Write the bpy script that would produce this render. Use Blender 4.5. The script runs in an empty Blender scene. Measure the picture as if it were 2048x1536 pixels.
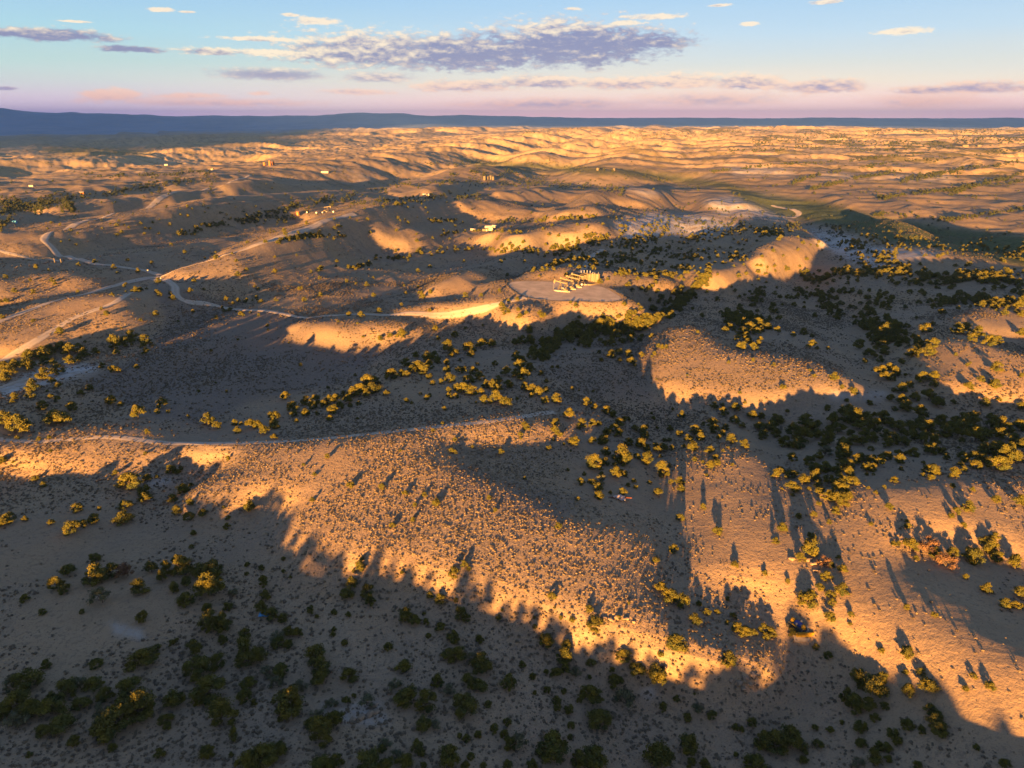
import bpy, math, random
import numpy as np
C = bpy.context.scene.collection
D = bpy.data
sc = bpy.context.scene
# ---------------------------------------------------------------- camera
cd = D.cameras.new('camera'); cam = D.objects.new('camera', cd); C.objects.link(cam)
cam.location = (0, 0, 100); cam.rotation_euler = (math.radians(90-21.1), 0, 0)
cd.lens = 24; cd.sensor_width = 36; cd.clip_start = 1; cd.clip_end = 200000
sc.camera = cam
# ---------------------------------------------------------------- exposure
sc.view_settings.view_transform = 'Standard'; sc.view_settings.look = 'None'
sc.view_settings.exposure = 2.85; sc.view_settings.gamma = 1
EXPF = 2**2.85
# ---------------------------------------------------------------- sun (low, behind the camera)
S_EL, S_AZ = math.radians(4.1), math.radians(15.4)
sl = D.lights.new('sun', 'SUN'); sun = D.objects.new('sun', sl); C.objects.link(sun)
sl.energy = 5.0; sl.angle = math.radians(.53); sl.color = (1, .49, .125)
sun.rotation_euler = (math.radians(90)-S_EL, 0, -S_AZ)
sun.location = (-60, -200, 150)
# ---------------------------------------------------------------- sky
def px2ang(px, py):
    a, b = (px-1024)/1365.3, (768-py)/1365.3
    cp, sp = math.cos(math.radians(21.1)), math.sin(math.radians(21.1))
    x, y, z = a, cp+b*sp, -sp+b*cp
    return math.degrees(math.atan2(x, y)), math.degrees(math.atan2(z, math.hypot(x, y)))
world = D.worlds.new('World'); sc.world = world; world.use_nodes = True
wt = world.node_tree; wt.nodes.clear()
class NB:
    def __init__(s, t): s.t = t
    def n(s, typ, **kw):
        x = s.t.nodes.new(typ)
        for k, v in kw.items(): setattr(x, k, v)
        return x
    def _in(s, sock, v):
        if isinstance(v, bpy.types.NodeSocket): s.t.links.new(v, sock)
        elif v is not None: sock.default_value = v
    def m(s, op, a, b=None, c=None, clamp=False):
        x = s.n('ShaderNodeMath', operation=op, use_clamp=clamp)
        s._in(x.inputs[0], a)
        if b is not None: s._in(x.inputs[1], b)
        if c is not None: s._in(x.inputs[2], c)
        return x.outputs[0]
    def mix(s, f, a, b, blend='MIX'):
        x = s.n('ShaderNodeMix', data_type='RGBA', blend_type=blend)
        s._in(x.inputs[0], f)
        for i, v in ((6, a), (7, b)):
            if not isinstance(v, bpy.types.NodeSocket): v = (*v[:3], 1)
            s._in(x.inputs[i], v)
        return x.outputs[2]
    def ramp(s, f, stops, interp='LINEAR'):
        x = s.n('ShaderNodeValToRGB'); r = x.color_ramp; r.interpolation = interp
        while len(r.elements) < len(stops): r.elements.new(.5)
        for e, (p, c) in zip(r.elements, stops):
            e.position = p; e.color = (*c[:3], 1) if len(c) >= 3 else (c[0],)*3+(1,)
        s._in(x.inputs[0], f)
        return x.outputs[0]
    def noise(s, vec, scale, detail=4, rough=.5, dist=0):
        x = s.n('ShaderNodeTexNoise'); s._in(x.inputs['Vector'], vec)
        x.inputs['Scale'].default_value = scale; x.inputs['Detail'].default_value = detail
        x.inputs['Roughness'].default_value = rough; x.inputs['Distortion'].default_value = dist
        return x.outputs[0]
    def xyz(s, a, b, c):
        x = s.n('ShaderNodeCombineXYZ')
        for i, v in enumerate((a, b, c)): s._in(x.inputs[i], v)
        return x.outputs[0]
    def step(s, v, a, b):
        x = s.n('ShaderNodeMapRange', interpolation_type='SMOOTHSTEP')
        s._in(x.inputs[0], v); x.inputs[1].default_value = a; x.inputs[2].default_value = b
        return x.outputs[0]
def lin(r, g, b):
    f = lambda v: ((v/255+.055)/1.055)**2.4 if v > 10 else v/255/12.92
    return (f(r), f(g), f(b))
W = NB(wt)
geo = W.n('ShaderNodeTexCoord').outputs['Generated']
sep = W.n('ShaderNodeSeparateXYZ'); wt.links.new(geo, sep.inputs[0])
dx, dy, dz = sep.outputs
el = W.m('MULTIPLY', W.m('ARCSINE', dz), 57.2958)
az = W.m('MULTIPLY', W.m('ARCTAN2', dx, dy), 57.2958)
# colour of the clear sky by height, opposite the setting sun
elr = W.m('DIVIDE', W.m('ADD', el, W.m('MULTIPLY', W.noise(W.xyz(W.m('MULTIPLY', az, .06), W.m('MULTIPLY', el, .5), 0.0), 1.0, 3), 1.2)), 20.0, clamp=True)
right = W.ramp(elr, [(0.0, lin(250,180,205)), (.05, lin(252,190,200)), (.1, lin(244,204,202)), (.16, lin(228,212,202)), (.22, lin(208,210,212)), (.32, lin(184,208,230)), (.48, lin(152,194,232)), (.75, lin(118,148,190)), (1, lin(92,120,164))])
left = W.ramp(elr, [(0.0, lin(200,176,225)), (.05, lin(214,180,220)), (.1, lin(210,190,212)), (.16, lin(190,198,206)), (.22, lin(172,202,208)), (.32, lin(160,204,224)), (.48, lin(146,190,230)), (.75, lin(114,146,192)), (1, lin(88,118,166))])
azf = W.step(az, -34, 6)
sky = W.mix(azf, left, right)
# the sky round the sun, behind the viewpoint, is warmer and brighter
back = W.step(dy, .1, -.9)
sky = W.mix(W.m('MULTIPLY', back, W.step(el, 45, 0)), sky, lin(150,130,135))
# clouds: long flat cumulus; (px, py, half width, half height, darkness 0..1, softness)
CL = [(320,20,24,7,.1,0),(375,24,17,3,.2,0),(635,42,52,10,.1,0),(580,30,18,5,.1,0),(150,43,38,3,.2,0),(95,70,150,17,.85,0),(20,66,70,12,1,0),
 (265,99,66,9,1,0),(525,79,98,6,.15,0),(420,104,70,11,.45,0),(540,106,100,9,.2,0),(740,104,210,46,.55,0),(930,108,240,50,.85,0),(1140,92,215,60,.92,0),(1290,84,110,22,.9,0),
 (1095,60,90,18,.3,0),(1310,34,74,8,.1,0),(1250,46,36,7,.1,0),(1145,18,17,4,.1,0),(1437,11,28,4,.1,0),(1655,4,34,6,.5,0),(1500,48,18,6,.1,0),
 (1805,63,60,10,.15,0),(540,150,130,17,.8,.5),(760,156,90,14,.6,.7),(930,172,110,16,.4,.1),(1090,166,110,18,.45,.1),(1250,168,100,18,.35,.0),(1370,163,90,20,.3,.0),(1500,166,100,21,.45,.0),(1640,174,110,18,.5,.0),(1850,182,90,12,.5,.0),(1970,176,110,17,.55,.0),
 (225,192,70,18,.1,.0),(370,192,80,8,.1,.1),(520,187,26,6,.1,.2),(10,177,26,5,.9,.1),(720,184,90,8,.3,.5),(1420,200,190,20,.35,.8),(1850,202,160,22,.1,.8),(1100,208,240,16,.45,.8),(420,205,260,12,.2,.8)]
cu = W.noise(W.xyz(W.m('MULTIPLY', az, .55), W.m('MULTIPLY', el, 1.5), 3.0), 1.0, 7, .62)
cf = W.noise(W.xyz(W.m('MULTIPLY', az, 1.3), W.m('MULTIPLY', el, 3.2), 7.0), 1.0, 6, .65)
acc = None
for (px, py, hw, hh, dk, sf) in CL:
    a0, e0 = px2ang(px, py); a1, e1 = px2ang(px+hw, py); _, e2 = px2ang(px, py-hh)
    wa, he = abs(a1-a0), abs(e2-e0)
    vx = W.m('MULTIPLY', W.m('SUBTRACT', az, a0), 1/wa)
    vy = W.m('MULTIPLY', W.m('SUBTRACT', el, e0), 1/he)
    vyb = W.m('MINIMUM', vy, W.m('MULTIPLY', vy, 1.3))
    e = W.m('SUBTRACT', 1.0, W.m('SQRT', W.m('ADD', W.m('MULTIPLY', vx, vx), W.m('MULTIPLY', vyb, vyb))))
    w = W.m('POWER', 2.718, W.m('MULTIPLY', W.m('MAXIMUM', e, -3.0), 5.0))
    new = [e, w, W.m('MULTIPLY', w, W.m('MINIMUM', W.m('MAXIMUM', vy, -2.0), 2.0)), W.m('MULTIPLY', w, dk), W.m('MULTIPLY', w, sf)]
    if acc is None: acc = new
    else: acc = [W.m('MAXIMUM', acc[0], new[0])]+[W.m('ADD', a_, b_) for a_, b_ in zip(acc[1:], new[1:])]
best = acc[0]; vb, kb, sb = [W.m('DIVIDE', a_, acc[1]) for a_ in acc[2:]]
cu2 = W.noise(W.xyz(W.m('MULTIPLY', az, .55), W.m('MULTIPLY', W.m('ADD', el, .3), 1.5), 3.0), 1.0, 7, .62)
bil = W.m('SUBTRACT', cu, cu2)
dens = W.m('ADD', best, W.m('MULTIPLY', W.m('SUBTRACT', cu, .5), 1.6))
dens = W.m('ADD', dens, W.m('MULTIPLY', W.m('SUBTRACT', cf, .5), 1.7))
hard = W.step(dens, -.12, .42); soft = W.m('MULTIPLY', W.step(W.m('ADD', best, W.m('MULTIPLY', W.m('SUBTRACT', cu, .5), .8)), -.1, .9), .75)
al = W.m('ADD', W.m('MULTIPLY', hard, W.m('SUBTRACT', 1.0, sb)), W.m('MULTIPLY', soft, sb))
# sunlit crowns, blue-violet flat undersides
li = W.m('ADD', W.m('ADD', W.m('MULTIPLY', vb, .55), W.m('MULTIPLY', W.m('SUBTRACT', cf, .5), 4.2)), W.m('SUBTRACT', W.m('MULTIPLY', W.m('SUBTRACT', .45, kb), 2.3), W.m('MULTIPLY', W.m('SUBTRACT', dens, .8), .45)))
li = W.m('ADD', li, W.m('MULTIPLY', bil, 4.5))
li = W.step(li, -1.1, 1.0)
hi = W.step(el, .5, 4.5)
lit_c = W.mix(hi, lin(232,168,164), lin(252,228,200))
drk_c = W.mix(hi, lin(150,130,176), lin(112,108,164))
cc = W.mix(li, drk_c, lit_c)
sky = W.mix(W.m('MULTIPLY', al, .93), sky, cc)
hz = W.m('ADD', 1.0, W.m('MULTIPLY', W.m('POWER', 2.718, W.m('MULTIPLY', W.m('MAXIMUM', el, 0.0), -.55)), .9))
sky = W.mix(1.0, sky, W.xyz(hz, hz, W.m('MULTIPLY', hz, 1.0)), 'MULTIPLY')
sc1 = W.mix(1.0, sky, (1/EXPF/.92*1.04,)*3, 'MULTIPLY')
# light arriving from the rest of the dome
nis = W.n('ShaderNodeTexSky', sky_type='NISHITA', sun_disc=False)
nis.sun_elevation = S_EL; nis.sun_rotation = math.radians(180)+S_AZ; nis.altitude = 1600
bgA = W.n('ShaderNodeBackground'); wt.links.new(sc1, bgA.inputs[0]); bgA.inputs[1].default_value = 1.0
bgB = W.n('ShaderNodeBackground'); wt.links.new(nis.outputs[0], bgB.inputs[0]); bgB.inputs[1].default_value = .05
ms = W.n('ShaderNodeMixShader'); ms.inputs[0].default_value = .08
wt.links.new(bgA.outputs[0], ms.inputs[1]); wt.links.new(bgB.outputs[0], ms.inputs[2])
wo = W.n('ShaderNodeOutputWorld'); wt.links.new(ms.outputs[0], wo.inputs[0])
world.cycles.sampling_method = 'MANUAL'; world.cycles.sample_map_resolution = 512
sc.cycles.max_bounces = 4; sc.cycles.diffuse_bounces = 2; sc.cycles.volume_bounces = 0
# ---------------------------------------------------------------- terrain maths (numpy only)
FPX, PITCH, CAMZ = 1365.3, math.radians(21.1), 100.0          # focal length in px of a 2048 px wide frame
SUN_EL, SUN_AZ = math.radians(4.1), math.radians(15.4)        # shadows run towards azimuth +15.4 deg from +Y
TAN = math.tan(SUN_EL)
AX, AY = math.sin(SUN_AZ), math.cos(SUN_AZ)

def project(x, y, z):
    cp, sp = math.cos(PITCH), math.sin(PITCH)
    dz = z - CAMZ
    depth = y*cp - dz*sp
    up = y*sp + dz*cp
    d = np.where(depth > 1, depth, 1)
    return 1024 + FPX*x/d, 768 - FPX*up/d, depth

def ray(px, py):
    cp, sp = math.cos(PITCH), math.sin(PITCH)
    a, b = (px-1024)/FPX, (768-py)/FPX
    return a, cp + b*sp, -sp + b*cp

# sunlit patches, outlined where the ground catches the low sun: (brightness, outline)
LIT = [
 (.95,[60,868,110,862,250,856,335,868,250,877,100,875]),
 (.6,[0,895,45,885,180,885,420,888,400,905,330,925,250,930,200,945,160,935,60,935,20,925]),
 (.55,[420,905,430,888,600,880,760,868,900,846,1040,826,1105,860,1050,885,900,885,860,905,930,940,1040,990,1140,1045,1290,1050,1305,1120,1310,1150,1280,1170,1330,1200,1330,1240,1440,1290,1500,1300,1560,1310,1610,1330,1570,1365,1500,1398,1420,1378,1335,1355,1300,1320,1270,1285,1240,1295,1215,1325,1170,1330,1160,1290,1120,1275,1085,1250,1040,1240,1000,1200,960,1225,930,1195,880,1205,890,1150,800,1180,785,1170,720,1130,640,1170,590,1155,600,1090,520,1110,575,1000,540,985,460,1030,400,1060,350,1000,430,960,470,930]),
 (.95,[1010,1195,1100,1180,1300,1215,1310,1240,1330,1290,1400,1300,1560,1330,1500,1398,1420,1378,1335,1355,1300,1320,1270,1285,1240,1295,1215,1325,1170,1330,1160,1290,1120,1275,1085,1250,1040,1240]),
 (.5,[1375,890,1480,890,1560,930,1640,960,1720,960,1800,985,1840,1010,1880,1080,1800,1100,1780,1130,1860,1190,1950,1250,1750,1200,1640,1240,1560,1180,1480,1150,1440,1210,1380,1180,1370,1100]),
 (1,[1500,1040,1580,1090,1640,1130,1800,1180,1880,1250,2048,1320,2048,1500,1960,1440,1885,1405,1860,1360,1780,1330,1720,1310,1700,1270,1640,1250,1590,1200,1560,1170,1510,1130,1470,1090]),
 (.85,[1740,1010,1850,975,1910,950,2048,960,2048,1080,1980,1092,1900,1050,1850,1068,1780,1062]),
 (.9,[1990,1065,2048,1070,2048,1108,2000,1095]),
 (.6,[1110,870,1200,800,1190,850,1150,880]),
 (.9,[1320,660,1400,652,1430,690,1480,715,1530,705,1640,730,1665,752,1700,760,1738,780,1700,790,1600,792,1585,802,1500,806,1430,796,1350,782,1318,762,1308,715]),
 (1,[1850,700,1885,678,1960,690,2048,720,2048,805,2000,800,1950,790,1900,780,1860,765,1880,740]),
 (.75,[1900,640,1960,610,2048,596,2048,662,2000,672,1950,655]),
 (1,[1365,548,1450,540,1480,528,1503,545,1485,557,1400,562]),
 (1,[1500,512,1540,482,1580,472,1645,486,1658,492,1600,507,1570,522,1515,522]),
 (.95,[1000,582,1060,550,1110,543,1200,543,1330,558,1355,565,1300,582,1245,592,1185,612,1168,604,1160,592,1100,588,1060,592,1010,595]),
 (.6,[990,622,1050,606,1110,615,1105,640,1060,652,1020,642]),
 (.5,[840,582,900,552,960,540,972,552,920,577,860,592]),
 (.45,[780,622,860,606,930,600,1000,592,1020,600,980,615,800,630]),
 (.5,[560,662,600,645,700,640,800,640,850,650,780,667,720,677,640,670]),
 (.6,[0,560,80,550,140,545,200,560,120,580,50,596,0,604]),
 (.6,[0,640,60,610,200,588,275,600,262,640,150,662,60,692,0,705]),
 (.9,[322,552,420,520,500,480,560,465,640,440,720,422,775,405,700,444,640,464,600,478,560,498,480,542,400,557]),
 (.8,[0,455,100,448,200,438,300,418,340,398,440,368,520,348,490,378,400,412,330,440,200,462,130,476,60,502,0,508]),
 (.8,[0,368,100,350,200,343,400,333,540,328,520,350,400,372,300,400,180,422,100,428,60,410,0,400]),
 (.7,[560,432,620,405,720,398,765,393,740,415,640,432]),
 (1,[735,464,800,457,852,466,836,477,800,482]),
 (.95,[940,472,1050,466,1100,455,1190,447,1218,455,1150,471,1000,479]),
 (1,[915,410,980,404,1050,414,1062,426,1000,427,930,420]),
 (.9,[1060,420,1130,420,1205,414,1192,427,1090,431]),
 (1,[990,390,1080,381,1150,392,1212,384,1222,400,1150,404,1090,396,1010,398]),
 (1,[1218,384,1290,379,1345,395,1300,407,1230,402]),
 (1,[1120,344,1200,339,1292,349,1285,354,1140,354]),
 (.9,[1350,388,1450,378,1512,378,1548,390,1550,405,1440,412,1380,405]),
 (.7,[440,342,560,315,700,311,850,309,870,320,760,342,700,347,560,352]),
 (.8,[860,345,930,333,1000,333,1010,342,950,352,880,356]),
 (.7,[770,372,860,358,920,366,860,384,780,388]),
 (.6,[0,300,120,296,240,306,250,320,120,326,0,330]),
 (.7,[0,200,2048,200,2048,300,0,285]),
 (1,[265,288,450,262,700,245,1100,235,1500,235,2048,235,2048,452,1900,455,1835,474,1750,442,1640,420,1530,388,1440,372,1420,355,1290,334,1150,324,1000,315,900,318,700,313,450,310,300,306]),
]
def fill_poly(img, pts, val, sc):
    P = np.array(pts, float).reshape(-1, 2)*sc
    x0, y0 = np.maximum(np.floor(P.min(0)).astype(int)-1, 0)
    x1, y1 = np.ceil(P.max(0)).astype(int)+2
    x1, y1 = min(x1, img.shape[1]), min(y1, img.shape[0])
    X, Y = np.meshgrid(np.arange(x0, x1)+.5, np.arange(y0, y1)+.5)
    ins = np.zeros(X.shape, bool)
    n = len(P)
    for i in range(n):
        ax, ay = P[i]; bx, by = P[(i+1) % n]
        if ay == by: continue
        c = ((ay > Y) != (by > Y)) & (X < (bx-ax)*(Y-ay)/(by-ay)+ax)
        ins ^= c
    img[y0:y1, x0:x1][ins] = val

def blur1(a, s, axis):
    if s < .3: return a
    n = a.shape[axis]
    m = min(int(3*s)+1, n-1)
    k = np.exp(-.5*(np.arange(-m, m+1)/s)**2); k /= k.sum()
    pad = [(0, 0)]*a.ndim; pad[axis] = (m, m)
    b = np.pad(a, pad, mode='reflect')
    N = b.shape[axis]+len(k)
    F = np.fft.rfft(b, N, axis=axis); K = np.fft.rfft(k, N)
    sh = [1]*a.ndim; sh[axis] = len(K)
    r = np.fft.irfft(F*K.reshape(sh), N, axis=axis)
    sl = [slice(None)]*a.ndim; sl[axis] = slice(2*m, 2*m+n)
    return r[tuple(sl)]
def blur(a, s0, s1): return blur1(blur1(a, s0, 0), s1, 1)

def sstep(a, b, x):
    t = np.clip((x-a)/(b-a), 0, 1); return t*t*(3-2*t)

rngT = np.random.RandomState(7)
_tab = rngT.rand(512, 512)
def vnoise(x, y):
    xi = np.floor(x).astype(int); yi = np.floor(y).astype(int)
    fx = x-xi; fy = y-yi
    fx = fx*fx*(3-2*fx); fy = fy*fy*(3-2*fy)
    g = lambda i, j: _tab[(yi+j) % 512, (xi+i) % 512]
    return (g(0,0)*(1-fx)+g(1,0)*fx)*(1-fy)+(g(0,1)*(1-fx)+g(1,1)*fx)*fy - .5
def fbm(x, y, o=4, g=.5):
    r = 0; a = 1
    for i in range(o):
        r = r + a*vnoise(x+17.3*i, y-9.1*i); x = x*2.03+.4*y*.1; y = y*2.03; a *= g
    return r

MS = .25
mask = np.zeros((384, 512))
for v, pts in LIT: fill_poly(mask, pts, v, MS)
# cast-shadow strips and dark hollows inside the lit areas
for pts in ([1310,1040,1368,1040,1376,1170,1440,1212,1480,1250,1600,1290,1560,1305,1500,1290,1440,1285,1335,1255,1300,1180,1290,1130],
            [1545,930,1600,930,1615,1080,1580,1060],):
    fill_poly(mask, pts, 0, MS)
mask = blur(mask, .8, .8)

DEEP = [(1,[1400,835,1480,812,1600,818,1750,803,1900,803,2048,812,2048,870,1980,880,1850,905,1700,925,1620,925,1500,870]),
 (1.5,[1150,640,1300,590,1400,565,1550,565,2048,560,2048,600,1850,620,1800,690,1700,700,1550,650,1450,640,1300,650,1180,700,1050,720,1000,695]),
 (.8,[0,1290,300,1290,480,1180,560,1240,700,1260,1000,1300,1100,1310,1300,1400,1560,1440,1800,1420,1900,1480,2048,1520,2048,1700,0,1700]),
 (.7,[700,520,860,490,1100,500,1300,480,1500,455,1640,450,1750,530,1650,520,1450,515,1250,540,1100,525,900,515,760,535]),
 (.6,[600,840,740,760,770,790,660,850])]
deep = np.zeros((440, 512))
for v, pts in DEEP: fill_poly(deep, pts, v, MS)
deep = blur(deep, 4, 6)

VAL = [1430,368,1530,388,1640,405,1750,432,1900,456,2048,470,2200,480,2200,545,2048,520,1900,492,1800,474,1700,450,1620,430,1560,412,1480,388]
valm = np.zeros((384, 560))
fill_poly(valm, VAL, 1, MS)
valm = blur(valm, 1.6, 3)
def samp_val(px, py):
    x = np.clip(px*MS-.5, 0, 558.99); y = np.clip(py*MS-.5, 0, 382.99)
    xi = x.astype(int); yi = y.astype(int); fx = x-xi; fy = y-yi
    return ((valm[yi,xi]*(1-fx)+valm[yi,xi+1]*fx)*(1-fy)+(valm[yi+1,xi]*(1-fx)+valm[yi+1,xi+1]*fx)*fy)*(px > 1300)*(px < 2230)
def samp_deep(px, py):
    x = np.clip(px*MS, 0, 511).astype(int); y = np.clip(py*MS, 0, 439).astype(int)
    return deep[y, x]

def samp_mask(px, py):
    x = np.clip(px*MS-.5, 0, 510.99); y = np.clip(py*MS-.5, 0, 382.99)
    xi = x.astype(int); yi = y.astype(int); fx = x-xi; fy = y-yi
    m = (mask[yi,xi]*(1-fx)+mask[yi,xi+1]*fx)*(1-fy)+(mask[yi+1,xi]*(1-fx)+mask[yi+1,xi+1]*fx)*fy
    return m

def base_height(x, y):
    r = np.sqrt(x*x+y*y)
    az = np.arctan2(x, np.maximum(y, 1))
    h = 0*r
    h = h - 18*sstep(500, 1500, r)                                   # ground falls away to the middle basin
    h = h - 14*sstep(.15, .45, az)*sstep(650, 1000, r)*(1-sstep(1700, 3000, r))   # green valley on the right
    h = h + 38*sstep(1700, 7000, r)*sstep(-.5, .1, az)                # plateau
    h = h - 30*sstep(2500, 6000, r)*(1-sstep(-.5, -.1, az))
    return h

class Grid:
    def __init__(s, u0, u1, s0, s1, c):
        s.u0, s.s0, s.c = u0, s0, c
        s.u = np.arange(u0, u1, c); s.s = np.arange(s0, s1, c)
        s.U, s.S = np.meshgrid(s.u, s.s)
        s.X = s.U*AY + s.S*AX; s.Y = -s.U*AX + s.S*AY
        s.Z = base_height(s.X, s.Y)
    def solve(g, W, dipA, iters=6, start=None):
        c = g.c
        base = base_height(g.X, g.Y)
        z = base.copy()
        for it in range(iters):
            px, py, dep = project(g.X, g.Y, z)
            L = samp_mask(px, py)
            L = np.where((dep < 5) | (py > 1560), 0, L)
            out = (px < -60) | (px > 2108)
            wob = np.clip(.45+1.6*fbm(g.X/(W*.9)+3, g.Y/(W*.5)+8, 3), 0, 1)
            L = np.where(out & (dep > 5), np.where(np.abs(px-1024) > 1400, wob, .6*L+.4*wob), L)
            L = blur(L, .5, .7)
            f = blur(L, W/c, W*.6/c)+.08
            d = np.minimum(TAN*L/f, .15)
            z1 = np.cumsum(d, 0)*c - TAN*(g.S-g.s0)
            z1 = z1 - blur(z1, W*1.1/c, W*1.1/c)
            z1 = blur(z1, .8, 2.2)
            sh = blur((L < .2).astype(float), 2.2, 2.2)
            dp = blur(samp_deep(px, py), 3, 3)*g.depth
            zn = base + z1 - dipA*sh - dp
            # correction against the true shadow line
            e = zn + TAN*g.S
            B = L > .22
            for k in range(14):
                M = np.maximum.accumulate(e, 0)
                Mp = np.vstack([e[:1], M[:-1]])
                up = B & (e < M-.01)
                e = np.where(up, e+.7*(M-e)+.004*c, e)
                marg = dipA*.75*np.clip(sh*2-1, 0, 1)+.05*c*sh + dp
                dn = (~B) & (e > Mp-marg)
                e = np.where(dn, e-.6*(e-(Mp-marg)), e)
                e = blur(e, .45, .7)
            if g.s0 < 0:
                # the ridge behind the viewpoint: it shades the ground up to the first sunlit spot
                vis = B & (g.S > 60)
                first = np.argmax(vis, 0)
                M0 = e[first, np.arange(e.shape[1])]
                M0 = np.where(vis.any(0), M0, np.median(M0))
                M0 = blur1(M0, 3, 0)
                rows = np.arange(e.shape[0])[:, None]
                pre = rows < first[None, :]
                gap = np.clip((first[None, :]-rows)*c*.06, 0, 1.6)+dp*.5
                e = np.where(pre, np.minimum(e, M0[None]-gap), e)
                w = np.exp(-((g.S+62)/30)**2)
                e = np.where(pre & (g.S < 40), e*(1-w)+(M0[None]-.12)*w, e)
            zn = e - TAN*g.S
            z = zn if it == 0 else .5*z+.5*zn
        g.Z = blur(z, .6, .8); g.L = L
        return g
    def at(g, x, y):
        u = x*AY - y*AX; s = x*AX + y*AY
        a = np.clip((u-g.u0)/g.c, 0, len(g.u)-1.001); b = np.clip((s-g.s0)/g.c, 0, len(g.s)-1.001)
        ai = a.astype(int); bi = b.astype(int); fa = a-ai; fb = b-bi
        Z = g.Z
        return (Z[bi,ai]*(1-fa)+Z[bi,ai+1]*fa)*(1-fb)+(Z[bi+1,ai]*(1-fa)+Z[bi+1,ai+1]*fa)*fb

near = Grid(-1500, 1500, -450, 1500, 3.0)
near.depth = 3.8
near.solve(68, .8)
mid = Grid(-6500, 6500, 900, 9600, 24.0)
mid.depth = 6.0
mid.solve(175, 2.0)

def hgt(x, y):
    x = np.asarray(x, float); y = np.asarray(y, float)
    s = x*AX + y*AY; u = x*AY - y*AX
    r = np.hypot(x, y)
    far = base_height(x, y)
    wm = (1-sstep(8000, 9400, s))*sstep(950, 1000, s)*(1-sstep(5600, 6400, np.abs(u)))
    zm = far*(1-wm)+mid.at(x, y)*wm
    wn = (1-sstep(1150, 1480, s))*(1-sstep(1200, 1450, np.abs(u)))*sstep(-440, -400, s)
    z = zm*(1-wn)+near.at(x, y)*wn
    ppx_, ppy_, dd_ = project(x, y, -38.+0*x)
    vw = samp_val(ppx_, ppy_)*(dd_ > 300)
    z = z*(1-vw)-38.*vw
    # relief too fine for the solver: hummocks near, gullies and ridges far
    z = z + (.22*fbm(x/9, y/9, 3) + 0.45*fbm(x/37, y/37, 2))*(1-.5*sstep(400, 1200, r))
    lr = np.log(np.maximum(r, 100))*9 + 1.1*fbm(x/900+.6*y/900, y/900, 3) + .34*fbm(x/(.03*r+20), y/(.06*r+40), 3)
    ft = lr-np.floor(lr)
    saw = np.where(ft < .16, sstep(0, .16, ft), 1-(ft-.16)/.84)
    hm_ = np.clip(.75+1.3*fbm(x/700+5, y/900+2, 3), .15, 1.5)
    z = z + (saw-.5)*hm_*.0068*r*sstep(1500, 2600, r)*(1-sstep(8000, 9300, r))*(1-vw)
    h4 = 1-2*np.abs(fbm(x/75+.4*y/75+1, y/110, 4, .6))
    z = z + (h4-.6)*3.6*sstep(1500, 2300, r)*(1-sstep(6000, 9000, r))*(1-vw)
    wx = 60*fbm(x/300, y/300+4, 3); rid = 1-2*np.abs(fbm((x+wx)/95+.5*y/95, (y+wx)/140, 5, .66))
    z = z + (rid-.6)*7*sstep(1700, 3400, r)*(1-.5*sstep(9000, 20000, r))*(1-.75*(1-sstep(-.75, -.25, np.arctan2(x, np.maximum(y, 1)))))
    h3 = 1-2*np.abs(fbm(x/42+.3*y/42+3, y/55, 3))
    z = z + (h3-.6)*1.3*sstep(330, 600, r)*(1-sstep(1500, 2500, r))
    hk = 1-2*np.abs(fbm(x/150+.4*y/150+9, y/120, 3))
    z = z + (hk-.6)*5*sstep(700, 1600, r)*(1-sstep(3000, 6000, r))
    z = z + 2.4*fbm(x/55, y/45, 4, .6)*sstep(450, 1100, r)*(1-sstep(5000, 9000, r))
    return z

def mount(x, y):
    """far mesas and mountains on the skyline"""
    r = np.hypot(x, y); az = np.degrees(np.arctan2(x, np.maximum(y, 1)))
    a = np.interp(az, [-60,-40,-36.9,-35,-33,-30,-24,-21,-18,-13,-9.2,-8.4,-7.5,-2,2,8,20,34,37,60],
                      [430,430,415,370,280,235,205,220,205,232,250,245,200,190,158,142,136,130,126,126])
    prof = sstep(15500, 18500, r)*(1-.3*sstep(20000, 27000, r))
    n = 22*fbm(az/2.0, r/4500, 4)
    low = 60*sstep(10000, 13000, r)*(1-sstep(-20, 10, az))*(.6+fbm(az/3+9, r/4000, 3))
    return np.where(r > 9500, (a+n)*prof+low, 0)
# ---------------------------------------------------------------- helpers
def new_mesh(name, verts, faces, mats=(), smooth=False, parent=None, link=True):
    me = D.meshes.new(name)
    verts = np.asarray(verts, np.float32); faces = np.asarray(faces)
    if faces.dtype == object or faces.ndim != 2:
        me.from_pydata([tuple(map(float, v)) for v in verts], [], [list(f) for f in faces])
    else:
        n, k = faces.shape
        me.vertices.add(len(verts)); me.vertices.foreach_set('co', verts.ravel())
        me.loops.add(n*k); me.loops.foreach_set('vertex_index', faces.astype(np.int32).ravel())
        me.polygons.add(n)
        me.polygons.foreach_set('loop_start', np.arange(0, n*k, k, dtype=np.int32))
        me.update(calc_edges=True); me.validate()
    if smooth: me.polygons.foreach_set('use_smooth', np.ones(len(me.polygons), bool))
    for m in mats: me.materials.append(m)
    o = D.objects.new(name, me)
    if link: C.objects.link(o)
    if parent: o.parent = parent
    return o
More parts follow.
